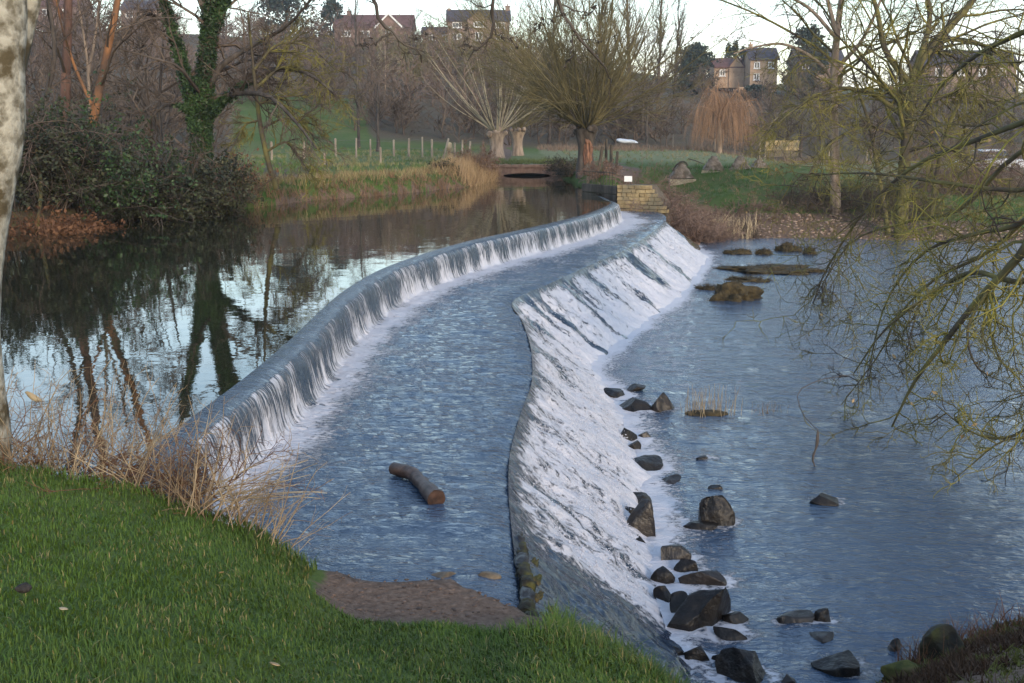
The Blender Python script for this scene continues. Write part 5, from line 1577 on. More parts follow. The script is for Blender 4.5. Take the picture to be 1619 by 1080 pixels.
TANG = [dict(k=19, t0=.2, t1=1, ang=.85, L=.42, n=7, w=.2, trop=-.05, rmin=.014, rr=.45), dict(k=8, t0=.1, t1=1, ang=.8, L=.5, n=5, w=.24, trop=-.07, rmin=.011), dict(k=5, t0=.1, t1=1, ang=.75, L=.5, n=3, w=.28, trop=-.05, rmin=.009, sides=2)]
path_tree('pale_trunk_tree', 'tall pale-barked bare tree on the right-hand bank', 1320, 45.5,
          [([(1322, 375), (1320, 260), (1318, 140), (1322, 70), (1330, 0), (1345, -120), (1340, -260, 1)], .22, .05),
           ([(1320, 130), (1290, 95), (1240, 70), (1190, 75), (1160, 85, -1)], .08, .02), ([(1322, 60), (1275, 10), (1215, -15), (1160, -10, -1)], .08, .02),
           ([(1321, 110), (1365, 60), (1400, -20), (1430, -110)], .09, .02), ([(1324, 60), (1300, -30), (1270, -120), (1255, -220)], .09, .02), ([(1319, 180), (1270, 165), (1225, 190), (1200, 230, -1)], .06, .015)],
          M['bark_willow'], M['twig_lichen'], 71, [dict(TANG[0], k=12)] + TANG[1:])
path_tree('tangled_tree', 'tangled mossy tree with many crooked limbs on the right-hand bank', 1430, 42.5,
          [([(1425, 360), (1430, 260), (1440, 170), (1450, 105), (1500, 45), (1560, -30), (1600, -140, 1)], .26, .07),
           ([(1445, 140), (1400, 80), (1385, 10), (1350, -80), (1330, -170)], .13, .03), ([(1448, 110), (1470, 30), (1460, -60), (1480, -170)], .13, .03),
           ([(1436, 190), (1380, 150), (1320, 140), (1260, 170, -1), (1215, 210, -2)], .10, .02), ([(1432, 220), (1370, 200), (1310, 230, -1), (1270, 290, -2)], .08, .02),
           ([(1490, 60), (1550, 70), (1610, 110, -1), (1660, 180, -2)], .10, .02), ([(1440, 180), (1500, 150), (1570, 160, -1), (1640, 220, -2)], .10, .02),
           ([(1430, 240), (1490, 230, -1), (1550, 270, -2), (1600, 330, -2)], .07, .02), ([(1405, 370), (1390, 280), (1375, 200), (1350, 120), (1330, 40)], .10, .02), ([(1470, 365), (1480, 280), (1500, 200), (1540, 120), (1590, 40)], .11, .02)],
          M['bark_lichen'], M['twig_lichen'], 72, TANG)

# boughs reaching in from a tree that stands to the right on the near bank
rng = np.random.default_rng(73)
bR = np.array([8.0, 9.2, float(hfun(np.array([8.0]), np.array([9.2]))[0])])
t = thing('overhanging_tree', 'lichen-yellow boughs drooping over the river from the right edge', 'tree', bR)
def dl(pts): return polyline([D(*p) - bR for p in pts], 18)
trunk = polyline([(0, 0, -.3), (-.1, .4, 1.5), (-.5, 1.2, 3.0), (-.9, 2.6, 4.2), (-1.0, 4.5, 5.4), (-.8, 6.5, 7.0), (-.4, 8, 9.5)], 18)
boughs = [
    ([(1760, 120, 12.0), (1690, 270, 12.6), (1619, 395, 13.2), (1550, 470, 13.7), (1490, 545, 14.1), (1445, 605, 14.4), (1410, 675, 14.7)], .075, .012),
    ([(1760, 180, 12.2), (1700, 380, 12.8), (1619, 445, 13.4), (1540, 430, 14.0), (1480, 460, 14.5), (1400, 520, 15.0), (1350, 590, 15.4)], .05, .009),
    ([(1760, 140, 13.0), (1690, 260, 14.0), (1619, 300, 14.6), (1500, 290, 15.4), (1400, 276, 16.2), (1330, 274, 16.8), (1270, 280, 17.2)], .045, .007),
    ([(1780, 300, 12.0), (1720, 540, 12.4), (1660, 640, 12.6), (1600, 690, 12.9), (1540, 685, 13.2), (1480, 640, 13.5)], .035, .006),
    ([(1700, 590, 12.5), (1640, 680, 12.5), (1580, 700, 12.7), (1530, 740, 12.9), (1500, 765, 13.1)], .018, .004),
    ([(1750, 60, 13.0), (1660, 170, 14.2), (1560, 215, 15.2), (1450, 260, 16.2), (1370, 330, 17.0), (1310, 420, 17.6), (1285, 480, 18.0)], .05, .007),
    ([(1700, 260, 13.2), (1619, 350, 13.8), (1540, 370, 14.4), (1460, 400, 15.0), (1400, 480, 15.4), (1370, 600, 15.7)], .04, .007),
    ([(1560, 462, 13.6), (1530, 520, 13.6), (1545, 580, 13.4), (1600, 610, 13.2)], .022, .005),
    ([(1640, 330, 13.9), (1560, 400, 14.6), (1480, 440, 15.2), (1420, 500, 15.6), (1390, 560, 15.9), (1330, 640, 16.2)], .03, .006),
    ([(1700, 200, 14.0), (1600, 250, 15.0), (1520, 330, 15.8), (1440, 350, 16.5), (1350, 380, 17.2), (1300, 450, 17.6)], .04, .006),
    ([(1740, -20, 13.5), (1640, 40, 15.0), (1540, 90, 16.2), (1470, 160, 17.2), (1420, 260, 18.0)], .05, .01),
]
bp = [dl(b_[0]) for b_ in boughs]; brr = [np.linspace(b_[1], b_[2], 18) for b_ in boughs]
feed = []
for p in (bp[0], bp[1], bp[2], bp[3], bp[5], bp[6], bp[9], bp[10]):      # carry each bough back to the trunk
    i = int(np.argmin(np.linalg.norm(trunk - p[0], axis=1)))
    feed.append(polyline([trunk[i], (trunk[i] + p[0]) / 2 + np.array([0, 0, .25]), p[0]], 8))
tube_part('trunk', [(trunk[None], np.linspace(.24, .06, 18)[None], 8)] + [(q_[None], np.full((1, 8), .075), 6) for q_ in feed], M['bark_lichen'], t, rng)
tube_part('boughs', [(a[None], c[None], 7) for a, c in zip(bp, brr)], M['bark_lichen'], t, rng)
tw = []
for j, (a, c) in enumerate(zip(bp, brr)):
    kk = 22 if j not in (4, 7) else 10
    tw += branch_out(a[None], c[None], [dict(k=kk, t0=.12, t1=1, ang=.95, L=.32, n=9, w=.30, trop=-.03, rmin=.010, rr=.45, Lv=.5), dict(k=7, t0=.1, t1=1, ang=.85, L=.5, n=6, w=.34, trop=-.02, rmin=.0065), dict(k=4, t0=.1, t1=1, ang=.75, L=.5, n=4, w=.28, trop=-.02, rmin=.004, sides=2)], rng)
tube_part('twigs', tw, M['twig_lichen'], t, rng)
k = rng.integers(0, len(tw), 40)
ends = np.array([tw[i][0][rng.integers(0, len(tw[i][0])), -1] for i in k])
V, Fc = leaves(ends, np.full(len(ends), .035), rng)
o = obj('dead_leaves', mesh('dead_leaves', V, Fc, M['leaf_dead'], False), t); o['kind'] = 'stuff'
# strip of debris caught on the lowest twig
pS = D(1293, 680, 13.6)
ds = thing('hanging_debris', 'brown strip of debris dangling from the lowest twig over the water', 'debris', pS)
p = polyline([D(1293, 680, 13.6) - pS, D(1291, 705, 13.6) - pS, D(1285, 728, 13.62) - pS, D(1299, 756, 13.6) - pS], 10)
V, Fc = tubes(p[None], np.array([[.008, .02, .024, .018, .012, .016, .012, .008, .006, .003]]), 5, rng=rng)
obj('strip', mesh('strip', V, Fc, M['bark_dark']), ds)
p = polyline([D(1293, 680, 13.6) - pS, D(1270, 655, 13.9) - pS, D(1262, 620, 14.3) - pS, D(1300, 600, 14.8) - pS, D(1350, 592, 15.4) - pS], 10)
V, Fc = tubes(p[None], np.full((1, 10), .005), 4, rng=rng)
obj('twig', mesh('twig', V, Fc, M['twig_brown']), ds)

# ------------------------------------------------------------------ pale tree at the left edge, with boughs over the lawn
rng = np.random.default_rng(74)
dT = 7.6
bT = D(-28, 735, dT); bT[2] = float(hfun(bT[:1], np.array([dT]))[0])
t = thing('pale_tree', 'pale blotched tree trunk at the left edge, its twigs hanging in from the top', 'tree', bT)
tk = polyline([D(-26, 760, dT) - bT, D(-28, 690, dT) - bT, D(-44, 550, dT) - bT, D(-42, 420, dT) - bT, D(-20, 300, dT) - bT, D(-6, 200, dT) - bT, D(-2, 100, dT) - bT, D(0, 0, dT) - bT, D(10, -150, dT) - bT, D(60, -420, dT) - bT, D(180, -800, dT) - bT], 40)
rT = np.concatenate([[.26, .22], np.linspace(.185, .165, 26), np.linspace(.16, .07, 12)])
fk = polyline([D(-6, 170, dT + .12) - bT, D(26, 60, dT + .2) - bT, D(55, -60, dT + .2) - bT, D(90, -260, dT + .5) - bT, D(160, -560, dT + 1) - bT], 14)
tubT = tubes(tk[None], rT[None], 18, ref=np.array([[0, 1, 0.2]]), rng=rng)
V, Fq = tubT
V = V + (0.012 * fbm(V[:, 0] * 9, V[:, 2] * 5, 3, 3))[:, None]
V2, F2 = tubes(fk[None], np.linspace(.12, .05, 14)[None], 10, rng=rng)
Vt, Ft = cat_mesh([(V, Fq), (V2, F2)])
obj('trunk', mesh('trunk', Vt, Ft, M['bark_pale']), t)
over = [([(540, -330, 6.6), (575, -60, 6.4), (592, 8, 6.3), (618, 52, 6.3), (650, 78, 6.3), (672, 98, 6.35)], .022, .004, 0),
        ([(700, -340, 6.2), (760, -90, 6.0), (776, 0, 5.9), (781, 45, 5.9), (766, 72, 5.9), (745, 96, 5.95)], .020, .004, 0),
        ([(820, -330, 5.9), (868, -60, 5.8), (884, 5, 5.8), (902, 40, 5.8), (930, 78, 5.85), (958, 116, 5.9), (967, 134, 5.9)], .022, .003, 0),
        ([(618, 52, 6.3), (588, 70, 6.3), (570, 75, 6.35)], .008, .003, 1), ([(893, 20, 5.8), (865, 35, 5.8), (850, 40, 5.85)], .007, .003, 1),
        ([(910, 52, 5.8), (905, 80, 5.8), (897, 108, 5.85)], .007, .003, 1), ([(781, 45, 5.9), (800, 62, 5.9), (822, 72, 5.95)], .006, .003, 1),
        ([(760, 78, 5.9), (738, 70, 5.9), (725, 88, 5.95)], .005, .002, 1), ([(640, 72, 6.3), (655, 60, 6.3), (690, 58, 6.35)], .005, .002, 1),
        ([(890, 8, 5.8), (930, 18, 5.9), (945, 8, 5.95)], .006, .003, 1), ([(768, 70, 5.9), (740, 48, 5.95), (735, 30, 6)], .005, .002, 1)]
def crook(p):
    w_ = rng.normal(0, .010, (len(p), 3)); w_[:2] = 0
    return p + w_
op = [crook(polyline([D(*q_) - bT for q_ in o_[0]], 16)) for o_ in over]; orr = [np.linspace(o_[1] * .62, o_[2] * .8, 16) * rng.uniform(.85, 1.25, 16) for o_ in over]
crn = tk[30:]
fd = []
for j in (0, 1, 2):
    s = tk[33 + 2 * j]
    fd.append(polyline([s, s * .55 + op[j][0] * .45 + np.array([0, 0, .55]), op[j][0]], 14))
tube_part('boughs', [(a[None], np.linspace(.05, .0136, 14)[None], 6) for a in fd] + [(a[None], c[None], 6) for a, c in zip(op, orr)], M['bark_dark'], t, rng)
tw = []
for a, c in zip(op, orr):
    tw += branch_out(a[None], c[None], [dict(k=5, t0=.35, t1=1, ang=.9, L=.13, n=5, w=.30, trop=0, rmin=.0028, rr=.45, Lv=.5), dict(k=2, t0=.2, t1=1, ang=.8, L=.45, n=4, w=.3, trop=0, rmin=.002)], rng)
for a in (tk[None], fk[None]):
    r_ = np.linspace(.1, .04, a.shape[1])[None]
    tw += branch_out(a, r_, [dict(k=14, t0=.72, t1=1, ang=.9, L=.35, n=6, w=.15, trop=.03, rmin=.01, rr=.4), dict(k=7, t0=.2, t1=1, ang=.7, L=.5, n=4, w=.2, trop=0, rmin=.005)], rng)
tube_part('twigs', tw, M['bark_dark'], t, rng)['kind'] = 'stuff'
# small buds thicken the hanging twigs
pos = np.concatenate([q_[0].reshape(-1, 3)[rng.integers(0, q_[0].size // 3, 6)] for q_ in tw[:20]])
V, Fc = leaves(pos, np.full(len(pos), .010), rng)
o = obj('buds', mesh('buds', V, Fc, M['bark_dark'], False), t); o['kind'] = 'stuff'

# ------------------------------------------------------------------ dead reeds at the pool corner
rng = np.random.default_rng(75)
n = 420
px_ = rng.uniform(-4.6, -1.55, n)
yo = y_rim(px_) + rng.uniform(.02, .75, n) - .25 * (px_ > -2.2)
z_ = np.maximum(hfun(px_, yo), np.where(px_ < xc(yo), -.05, -.6)) - .05
p0 = np.stack([px_, yo, z_], 1)
d0 = np.stack([rng.normal(.18, .42, n), rng.normal(.05, .3, n), np.ones(n)], 1)
L = rng.uniform(.25, .95, n) * np.where(px_ < -2.0, 1, .8)
l1 = lev(p0, d0, L, rng.uniform(.0025, .0055, n), 7, .10, -.05, rng, .35)
l2 = lev(*kids(*l1, 4, .25, 1, .7, .3, .6, rng, rmin=.0018), 4, .22, -.05, rng, .5)
V, Fc = cat_mesh([tubes(l1[0], l1[1], 4, rng=rng), tubes(l2[0], l2[1], 3, rng=rng)])
tag(obj('dead_reeds', mesh('dead_reeds', V, Fc, M['reed'])), 'brown dead reeds and stems along the pool corner by the lawn', 'reeds', None, 'stuff')
nb = 130
px_ = rng.uniform(-4.4, -1.9, nb); yo = y_rim(px_) + rng.uniform(.1, .6, nb)
p0 = np.stack([px_, yo, np.maximum(hfun(px_, yo), -.05)], 1)
d0 = np.stack([rng.normal(0, .8, nb), rng.normal(0, .5, nb), np.abs(rng.normal(.7, .3, nb))], 1)
l1 = lev(p0, d0, rng.uniform(.3, .9, nb), np.full(nb, .005), 9, .22, -.10, rng, .4)
l2 = lev(*kids(*l1, 7, .15, 1, .9, .4, .6, rng, rmin=.0022), 5, .25, -.05, rng, .4)
l3 = lev(*kids(*l2, 3, .15, 1, .9, .5, .6, rng, rmin=.0017), 3, .25, -.03, rng, .5)
V, Fc = cat_mesh([tubes(l1[0], l1[1], 4, rng=rng), tubes(l2[0], l2[1], 3, rng=rng), tubes(l3[0], l3[1] * 1.2, 2, rng=rng)])
tag(obj('bramble_tangle', mesh('bramble_tangle', V, Fc, M['bracken'])), 'reddish-brown twig tangle behind the upper edge of the lawn', 'brambles', None, 'stuff')
# long straw stems leaning out over the fall
n = 26
p0 = np.stack([rng.uniform(-2.25, -1.75, n), rng.uniform(7.25, 7.7, n), rng.uniform(-.25, .0, n)], 1)
d0 = np.stack([rng.uniform(.6, 1.3, n), rng.normal(.1, .25, n), rng.uniform(.1, .6, n)], 1)
l1 = lev(p0, d0, rng.uniform(.35, .75, n), np.full(n, .0045), 7, .05, -.03, rng, .4)
V, Fc = tubes(l1[0], l1[1], 4, rng=rng)
tag(obj('straw_stems', mesh('straw_stems', V, Fc, M['straw'])), 'long straw stems leaning right over the foot of the upper fall', 'stems', None, 'stuff')
# pale leaf caught in the reeds
pl_ = D(50, 628, 7.7)
lf = thing('dead_leaf', 'pale curled leaf caught in the reeds at left', 'leaf', pl_)
gxx, gyy = np.meshgrid(np.linspace(-1, 1, 7), np.linspace(-1, 1, 5))
w_ = (1 - gxx ** 2) ** .7 + .03
V = np.stack([gxx * .055, .02 * gxx ** 2 + .012 * gyy ** 2, gyy * w_ * .026 - gxx * .03], 2).reshape(-1, 3)
obj('blade', mesh('blade', V, grid_faces(5, 7), M['straw']), lf)

# ------------------------------------------------------------------ rocks below the cascade
def rock(label, px, py, w, h, seed, mat='rock_wet', dep=.8, tilt=0.0, z=-1.70, name='rock', sharp=7, cat='rock', group=None, flat=0.0):
    rng = np.random.default_rng(seed)
    g = P(px, py, z)
    dist = g[1] * math.cos(TH) + (ZC - z) * math.sin(TH)
    wm, hm = w * dist / F, h * dist / F
    v, f = ICO[4 if w > 90 else 3]
    v = v.copy()
    for _ in range(sharp):                                   # knock flat faces off
        nn = rng.normal(size=3); nn[2] = abs(nn[2]) * .8; nn /= np.linalg.norm(nn)
        c = rng.uniform(.3, .68)
        over_ = np.maximum(v @ nn - c, 0)
        v -= over_[:, None] * nn * .98
    v += (.07 * fbm(v[:, 0] * 2.5 + seed, v[:, 1] * 2.5 + v[:, 2] * 1.7, seed, 4))[:, None] * v
    v /= np.abs(v).max(0)
    lo = -.45
    v = v * np.array([wm / 2, wm / 2 * dep, hm * .72])
    ct, st2 = math.cos(tilt), math.sin(tilt)
    v = np.stack([v[:, 0] * ct - v[:, 2] * st2, v[:, 1], v[:, 0] * st2 + v[:, 2] * ct], 1)
    o = obj(name, mesh(name, v, f, M[mat]), None, (float(g[0]), float(g[1]) + wm * dep * .35, z + hm * .22))
    return tag(o, label, cat, group)
M['rock_tan'] = mat_two('rock_tan', (0.06, 0.045, 0.03), (0.19, 0.14, 0.085), 14, rough=.5, bumps=.8)
G = 'rocks below the cascade'
rocks = [
    ('low dark rock at the cascade foot, left of the group by the reed clump', 978, 628, 46, 18, 'rock_wet'),
    ('wide flat rock at the near side of the group by the reed clump', 1004, 650, 78, 20, 'rock_wet'),
    ('blocky rock nearest to the reed clump', 1051, 650, 42, 30, 'rock_brown'),
    ('small rock at the back of the group by the reed clump', 1002, 618, 40, 12, 'rock_wet'),
    ('upright water-washed rock below the group by the reed clump', 990, 700, 40, 38, 'rock_wet'),
    ('small rounded rock just right of the upright water-washed one', 1022, 692, 24, 15, 'rock_brown'),
    ('long smooth black rock alone beside the foam', 1018, 745, 74, 25, 'rock_wet'),
    ('tiny black rock out in the water, farthest from the foam', 1114, 728, 26, 10, 'rock_wet'),
    ('thin barely awash brown stone right of the long smooth black rock', 1060, 765, 46, 8, 'rock_brown'),
    ('small dark stone just behind the big isolated boulder', 1133, 776, 26, 12, 'rock_wet'),
    ('small jagged dark stone at the foam above the leaning slab', 1008, 798, 50, 20, 'rock_wet'),
    ('big isolated angular boulder standing in the open water', 1124, 832, 78, 54, 'rock_wet'),
    ('flat dark rock alone far out in the river', 1308, 798, 54, 18, 'rock_wet'),
    ('rounded brown boulder below the leaning slab', 1068, 890, 52, 34, 'rock_brown'),
    ('dark rock in the foam left of the grey slab', 1050, 920, 42, 24, 'rock_wet'),
    ('small dark rock in the foam left of the largest boulder', 1056, 950, 46, 22, 'rock_wet'),
    ('brown low rock with a rounded end, out from the largest boulder', 1262, 988, 62, 24, 'rock_brown'),
    ('dark round rock touching the brown low rock', 1302, 984, 32, 26, 'rock_wet'),
    ('brown stone just under the surface near the mossy bank', 1300, 1015, 46, 16, 'rock_brown'),
    ('dark rock at the lawn edge in the thin water', 975, 1022, 46, 34, 'rock_wet'),
    ('dark stone in the white water right of the lawn-edge rock', 1030, 1030, 44, 22, 'rock_wet'),
    ('dark rock in the foam at the bottom of the cascade', 1106, 1046, 48, 30, 'rock_wet'),
    ('big dark block at the bottom edge of the picture', 1185, 1082, 92, 54, 'rock_wet'),
    ('small brown stone beside the big dark block at the bottom edge', 1245, 1085, 34, 18, 'rock_brown'),
    ('wide dark rock in front of the mossy bank', 1335, 1066, 92, 44, 'rock_wet'),
    ('small grey rock at the corner of the mossy bank', 1415, 1030, 32, 24, 'rock_wet'),
    ('small dark stone right of the largest boulder', 1165, 985, 44, 24, 'rock_wet'),
]
rocks += [
    ('low dark stone touching the near side of the rounded brown boulder', 1088, 905, 44, 22, 'rock_wet'),
    ('dark wedge against the left flank of the largest boulder', 1078, 972, 50, 34, 'rock_wet'),
    ('dark knob behind the leaning slab, up against the foam', 992, 826, 46, 26, 'rock_wet'),
    ('small black stone at the foot of the leaning slab', 1012, 868, 44, 26, 'rock_wet'),
    ('black stone between the upright water-washed rock and the long smooth one', 1000, 712, 30, 16, 'rock_wet'),
    ('narrow dark rock awash between the lawn-edge rock and the foam bottom', 1068, 1040, 38, 20, 'rock_wet'),
    ('dark ledge of rock below the big isolated boulder', 1110, 838, 60, 14, 'rock_wet'),
    ('dark stone behind the big dark block at the bottom edge', 1145, 1052, 40, 22, 'rock_wet'),
]
for i, (lb, px, py, w, h, mt) in enumerate(rocks):
    rock(lb, px, py, w, h, 200 + i, mt, group=G, tilt=(-.3, .2, -.15, .3, 0)[i % 5], dep=(.8, .65, .95, .7)[i % 4])
rock('leaning brown slab wedged against the foam', 1012, 852, 84, 66, 301, 'rock_brown', .7, -.5, group=G, sharp=9)
rock('long grey slab lying between the rounded boulder and the largest boulder', 1112, 928, 86, 36, 302, 'rock_brown', .6, -.35, group=G, sharp=9)
rock('largest dark boulder, peaked, at the foot of the cascade', 1116, 992, 116, 84, 303, 'rock_wet', .8, -.25, group=G, sharp=9)
rock('thin dark slab trailing below the largest boulder', 1160, 1010, 60, 18, 304, 'rock_wet', .5, -.3, group=G)
rock('hollow-backed mossy boulder on the near right bank', 1515, 1060, 100, 66, 305, 'rock_moss', .9, .15, z=-1.62, group=None)
rock('tan stone showing through the shallow apron, nearer the log', 704, 922, 54, 14, 306, 'rock_tan', .6, z=-.592, sharp=3)
rock('tan stone showing through the shallow apron, nearer the lower lip', 768, 920, 50, 13, 307, 'rock_tan', .6, z=-.596, sharp=3)
rock('low mossy stone at the bottom right bank', 1440, 1075, 80, 30, 308, 'moss', .8, z=-1.6)

# weed and moss islets at the far side of the river
def islet(label, px, py, w, h, seed, name='weed_islet'):
    rng = np.random.default_rng(seed)
    g = P(px, py, -1.70)
    wm, hm = w * g[1] / F, h * g[1] / F
    t = thing(name, label, 'weed islet', g, 'weed islets in the far water')
    v, f = ICO[3]
    vv_ = v * np.array([wm / 2, wm * .32, hm * .7]) * (1 + .8 * fbm(v[:, 0] * 2.4 + seed, v[:, 1] * 2.4 + v[:, 2], seed, 4))[:, None]
    obj('mound', mesh('mound', vv_, f, M['weed']), t)
    n = int(420 * max(1, wm))
    k = rng.integers(0, len(v), n)
    p0 = vv_[k]; p0 = p0[p0[:, 2] > -.03]
    d0 = p0 * np.array([1, 1, 2]) + np.array([0, 0, .25]); m = len(p0)
    l1 = lev(p0, d0, rng.uniform(.05, .16, m), np.full(m, .006), 3, .3, -.15, rng, .3)
    V, Fc = tubes(l1[0], l1[1], 2, rng=rng)
    o = obj('weed_strands', mesh('weed_strands', V, Fc, M['weed']), t); o['kind'] = 'stuff'
for lb, px, py, w, h, s in (('small brown weed islet, leftmost of the back row', 1165, 401, 36, 9, 1), ('tiny rounded weed islet, second in the back row', 1206, 402, 22, 10, 2), ('rounded brown weed islet, tallest of the back row', 1247, 397, 34, 17, 3), ('tiny weed islet at the right end of the back row', 1281, 402, 20, 12, 4),
                            ('long flat brown weed bar in the middle row', 1218, 428, 142, 9, 5), ('thin flat weed bar just behind the largest islet', 1186, 443, 72, 6, 6), ('largest olive weed mound, nearest to the camera', 1160, 473, 74, 30, 7), ('low weed patch joined to the left of the largest mound', 1120, 457, 32, 7, 8)):
    islet(lb, px, py, w, h, s)
rng = np.random.default_rng(76)
g = P(1117, 654, -1.7)
rc = thing('reed_clump', 'clump of dead reeds standing in the river beside the rocks', 'reeds', g)
n = 75
p0 = np.stack([rng.normal(0, .20, n), rng.normal(0, .10, n), np.full(n, -.05)], 1)
l1 = lev(p0, np.stack([rng.normal(0, .12, n), rng.normal(0, .12, n), np.ones(n)], 1), rng.uniform(.15, .5, n), np.full(n, .004), 4, .05, -.01, rng, .5)
tube_part('stems', [(l1[0], l1[1], 4)], M['straw'], rc, rng)
v, f = ICO[2]
obj('root_mat', mesh('root_mat', v * np.array([.32, .15, .05]), f, M['weed']), rc)
for i, (px, py, nn) in enumerate(((1205, 655, 12), (1232, 652, 9))):
    g = P(px, py, -1.7)
    o = thing('reed_clump', ('sparse dead stems in open water right of the reed clump', 'fewest stems in open water, farthest right of the reed clump')[i], 'reeds', g)
    p0 = np.stack([rng.normal(0, .12, nn), rng.normal(0, .05, nn), np.full(nn, -.05)], 1)
    l1 = lev(p0, np.stack([rng.normal(0, .2, nn), rng.normal(0, .2, nn), np.ones(nn)], 1), rng.uniform(.1, .28, nn), np.full(nn, .0035), 3, .05, 0, rng, .5)
    tube_part('stems', [(l1[0], l1[1], 3)], M['reed'], o, rng)

# mossy turf and rusty plants on the near right bank
n = 4200
px_ = rng.uniform(1.9, 5.0, n); yo = y_rim(px_) - np.abs(rng.normal(0, 1.1, n)) + .08
z_ = hfun(px_, yo)
f = fbm(px_ * 1.4, yo * 1.4, 15, 3)
cols = np.where((f > .0)[:, None], np.array([[.15, .15, .03]]), np.array([[.10, .055, .03]])) * rng.uniform(.5, 1.2, (n, 1))
tufts('bank_plants', 'yellow moss and rusty plants on the near right bank', np.stack([px_, yo, z_ - .01], 1), np.where(f > .05, .035, .075) * rng.uniform(.6, 1.5, n), cols, 77, 6, 1.4, .007, cat='plants', segs=2)
px_ = rng.uniform(3.0, 4.4, 60); yo = y_rim(px_) + rng.uniform(-.25, .12, 60)
tufts('rusty_stems', 'rust-brown dead stems at the water edge of the near right bank', np.stack([px_, yo, hfun(px_, yo)], 1), rng.uniform(.10, .26, 60), np.repeat([[.20, .09, .045]], 60, 0), 78, 9, .8, .004, cat='stems')

# ------------------------------------------------------------------ log stranded on the apron
rng = np.random.default_rng(9)
gL = P(660, 768, -.55)
lg = thing('driftwood_log', 'curved brown driftwood log lying on the apron', 'log', gL)
e0, e1 = P(622, 740, -.50) - gL, P(690, 788, -.50) - gL
mid = (e0 + e1) / 2 + np.array([.05, .04, .0])
p = polyline([e0, mid + (e0 - mid) * .5 + np.array([.03, .02, .01]), mid, mid + (e1 - mid) * .5, e1], 26) + np.array([0, 0, -.005])
r = .060 + .012 * np.sin(np.linspace(0, 9, 26)) * .4 + np.linspace(-.010, .010, 26)
V, Fq = tubes(p[None], r[None], 16, ref=np.array([[0, 0, 1.0]]), rng=rng)
V += (.010 * fbm(V[:, 0] * 14, V[:, 1] * 14 + V[:, 2] * 9, 4, 4))[:, None]
obj('trunk', mesh('trunk', V, Fq, M['log_bark']), lg)
for k, nm in ((0, 'cut_end'), (25, 'cut_end')):
    ring = V[k * 16:(k + 1) * 16]
    c = ring.mean(0)
    tdir = (p[1] - p[0]) if k == 0 else (p[25] - p[24]); tdir = tdir / np.linalg.norm(tdir) * (-1 if k == 0 else 1)
    vv_ = np.concatenate([ring + tdir * .002, (ring - c) * .5 + c + tdir * .006, [c + tdir * .004]])
    i = np.arange(16); j = (i + 1) % 16
    q4 = np.stack([i, j, j + 16, i + 16], 1); t3 = np.stack([i + 16, j + 16, np.full(16, 32)], 1)
    obj(nm, mesh(nm, vv_, [q4, t3], M['log_end'], False), lg)

# ------------------------------------------------------------------ the lawn's grass
rng = np.random.default_rng(13)
def blades(n, x0, x1, y0, y1, okf, hf, wf, name, label, seed):
    rng = np.random.default_rng(seed)
    x = rng.uniform(x0, x1, n); y = rng.uniform(y0, y1, n)
    ok = okf(x, y, rng)
    x, y = x[ok], y[ok]
    m = len(x)
    z = hfun(x, y) + .035 * fbm(x * 1.5, y * 1.5, 12, 3)
    h = hf(x, y) * rng.uniform(.5, 1.35, m)
    w = wf * rng.uniform(.7, 1.3, m)
    a = rng.uniform(0, 6.28, m)
    flow = 2.2 * fbm(x * .9, y * .9, 16, 2)
    ld = np.stack([np.cos(a) + .5 * np.cos(flow * 3), np.sin(a) + .5 * np.sin(flow * 3)], 1)
    ld /= np.linalg.norm(ld, axis=1, keepdims=True) + 1e-6
    ln = rng.uniform(.15, 1.0, m)[:, None] * h[:, None]
    side = np.stack([-ld[:, 1], ld[:, 0]], 1)
    b0 = np.stack([x, y, z - .006], 1)
    mid_ = b0 + np.concatenate([ld * ln * .35, (h * .6)[:, None]], 1)
    tip_ = b0 + np.concatenate([ld * ln, (h * (1 - .25 * (ln[:, 0] / h)))[:, None]], 1)
    s3 = np.concatenate([side, np.zeros((m, 1))], 1) * w[:, None]
    V = np.stack([b0 - s3, b0 + s3, mid_ - s3 * .8, mid_ + s3 * .8, tip_], 1).reshape(-1, 3)
    k = np.arange(m) * 5
    Fq = np.stack([k, k + 1, k + 3, k + 2], 1); Ft = np.stack([k + 2, k + 3, k + 4], 1)
    g = fbm(x * .8, y * .8, 17, 4)[:, None]; g2 = rng.uniform(0, 1, (m, 1))
    dry = (fbm(x * 2.1 + 5, y * 2.1, 18, 3) > .25)[:, None] & (g2 > .86)
    c = np.array([[.046, .096, .013]]) * (1 + .5 * g) + np.array([[.052, .05, .010]]) * g2
    c = np.where(dry | (g2 > .965), np.array([[.23, .19, .075]]) * (.6 + .6 * g2), c)
    o = obj(name, mesh(name, V, [Fq, Ft], M['blades'], True, attrs={'col': np.repeat(c, 5, 0)}))
    return tag(o, label, 'grass', None, 'stuff')
def lawn_ok(x, y, rng):
    v = (np.abs(x) < y * .50 + .9) & (y < y_rim(x) + .06)
    led_ = (x > -1.25) & (x < .2) & (y - y_rim(x) - .35 * np.abs(x + .6) + .2 * fbm(x * 3, y * 3, 2, 3) > -.85)
    thin_ = rng.uniform(0, 1, len(x)) < np.clip((7.5 / np.maximum(y, 2.5)) ** .5 * .8, 0, 1)
    return v & ~led_ & thin_ & (x < 1.35)
def lawn_h(x, y):
    e = np.exp(-np.abs(y - y_rim(x)) / .25)
    return .040 + .018 * fbm(x * 1.3, y * 1.3, 14, 3) + .035 * e + .07 * sst(-.3, .3, x) * sst(4.9, 5.9, y)
blades(180000, -4.6, 1.4, 2.4, 8.2, lawn_ok, lawn_h, .0025, 'grass', 'short green lawn grass on the near bank', 14)
n = 320
x = rng.uniform(-1.15, .12, n * 2); y = y_rim(x) - rng.uniform(-.08, .75, n * 2)
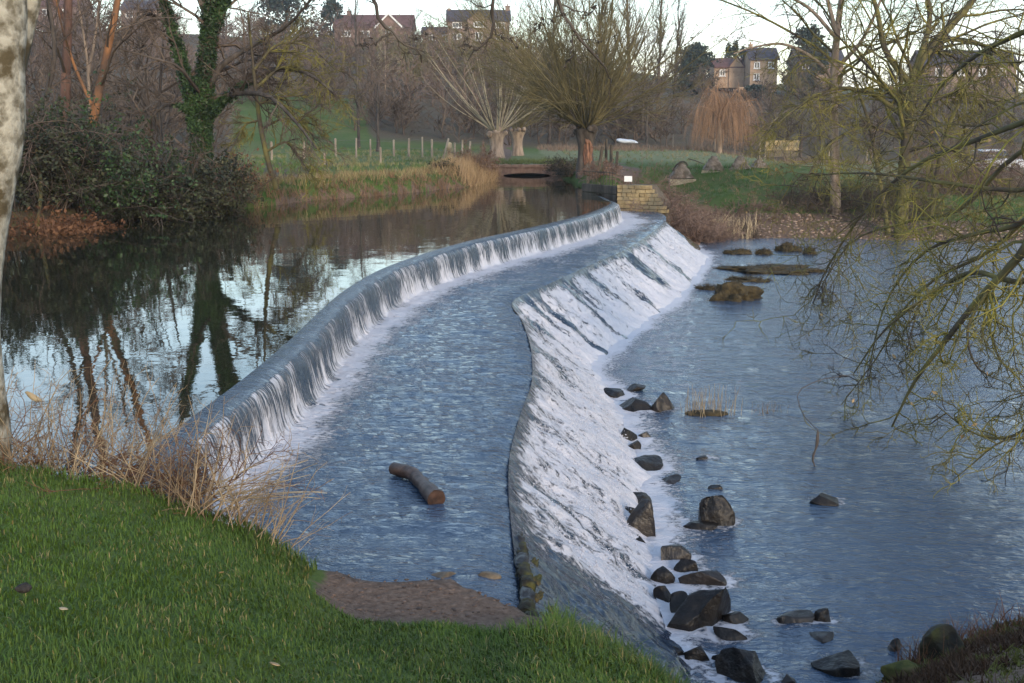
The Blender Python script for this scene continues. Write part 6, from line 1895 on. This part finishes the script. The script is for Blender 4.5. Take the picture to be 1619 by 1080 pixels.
kp = (y - y_rim(x) - .35 * np.abs(x + .6) + .2 * fbm(x * 3, y * 3, 2, 3) > -.85); x, y = x[kp][:n], y[kp][:n]
v, f = ICO[0]
sz = rng.uniform(.004, .022, len(x)) * rng.uniform(.4, 1, len(x))
V = (v[None] * sz[:, None, None] * rng.uniform(.6, 1.3, (len(x), 1, 3)) * np.array([1.3, 1.1, .5]) + np.stack([x, y, hfun(x, y) + .035 * fbm(x * 1.5, y * 1.5, 12, 3)], 1)[:, None]).reshape(-1, 3)
Fc = (f[None] + (np.arange(len(x)) * len(v))[:, None, None]).reshape(-1, 3)
c = np.repeat(np.array([[.13, .085, .062]]) * rng.uniform(.4, 1.4, (len(x), 1)), len(v), 0)
tag(obj('ledge_grit', mesh('ledge_grit', V, Fc, M['blades'], True, attrs={'col': c})), 'reddish grit and small stones on the bare ledge beside the apron', 'gravel', None, 'stuff')
# fallen bits on the lawn
for i, (px, py, lb, mt, s) in enumerate(((100, 962, 'small pale fallen leaf on the lawn', 'straw', .018), (37, 930, 'dark clod lying on the lawn at left', 'dark_soil', .035), (435, 1050, 'brown dead leaf at the bottom edge of the lawn', 'leaf_dead', .03), (350, 905, 'small brown leaf in the middle of the lawn', 'leaf_dead', .016))):
    g = P(px, py, .2)
    for _ in range(6):
        g = P(px, py, float(hfun(g[:1], g[1:2])[0]) + .035)
    v, f = ICO[3] if mt == 'dark_soil' else ICO[2]
    v = v * np.array([1, .7, .6 if mt == 'dark_soil' else .16]) * s * (1 + .3 * fbm(v[:, :1] * 2 + i, v[:, 1:2] * 2, i, 3))
    o = obj('fallen_leaf' if mt != 'dark_soil' else 'soil_clod', mesh('bit', v, f, M[mt]), None, tuple(g))
    o.rotation_euler = (.2 * i, .15, i * 1.1)
    tag(o, lb, 'leaf' if mt != 'dark_soil' else 'clod')

# ------------------------------------------------------------------ the valley air
hm = bpy.data.materials.new('haze'); hm.use_nodes = True
hn = hm.node_tree; hn.nodes.clear()
hv = hn.nodes.new('ShaderNodeVolumePrincipled'); ho = hn.nodes.new('ShaderNodeOutputMaterial')
hv.inputs['Color'].default_value = (0.86, 0.88, 0.95, 1); hv.inputs['Density'].default_value = 0.0004; hv.inputs['Anisotropy'].default_value = 0.2
hn.links.new(hv.outputs[0], ho.inputs['Volume'])
V, Fc = box(-440, 440, -440, 440, -9, 48)
tag(obj('haze', mesh('haze', V, Fc, hm, False)), 'thin pale haze filling the valley', 'haze', None, 'stuff')
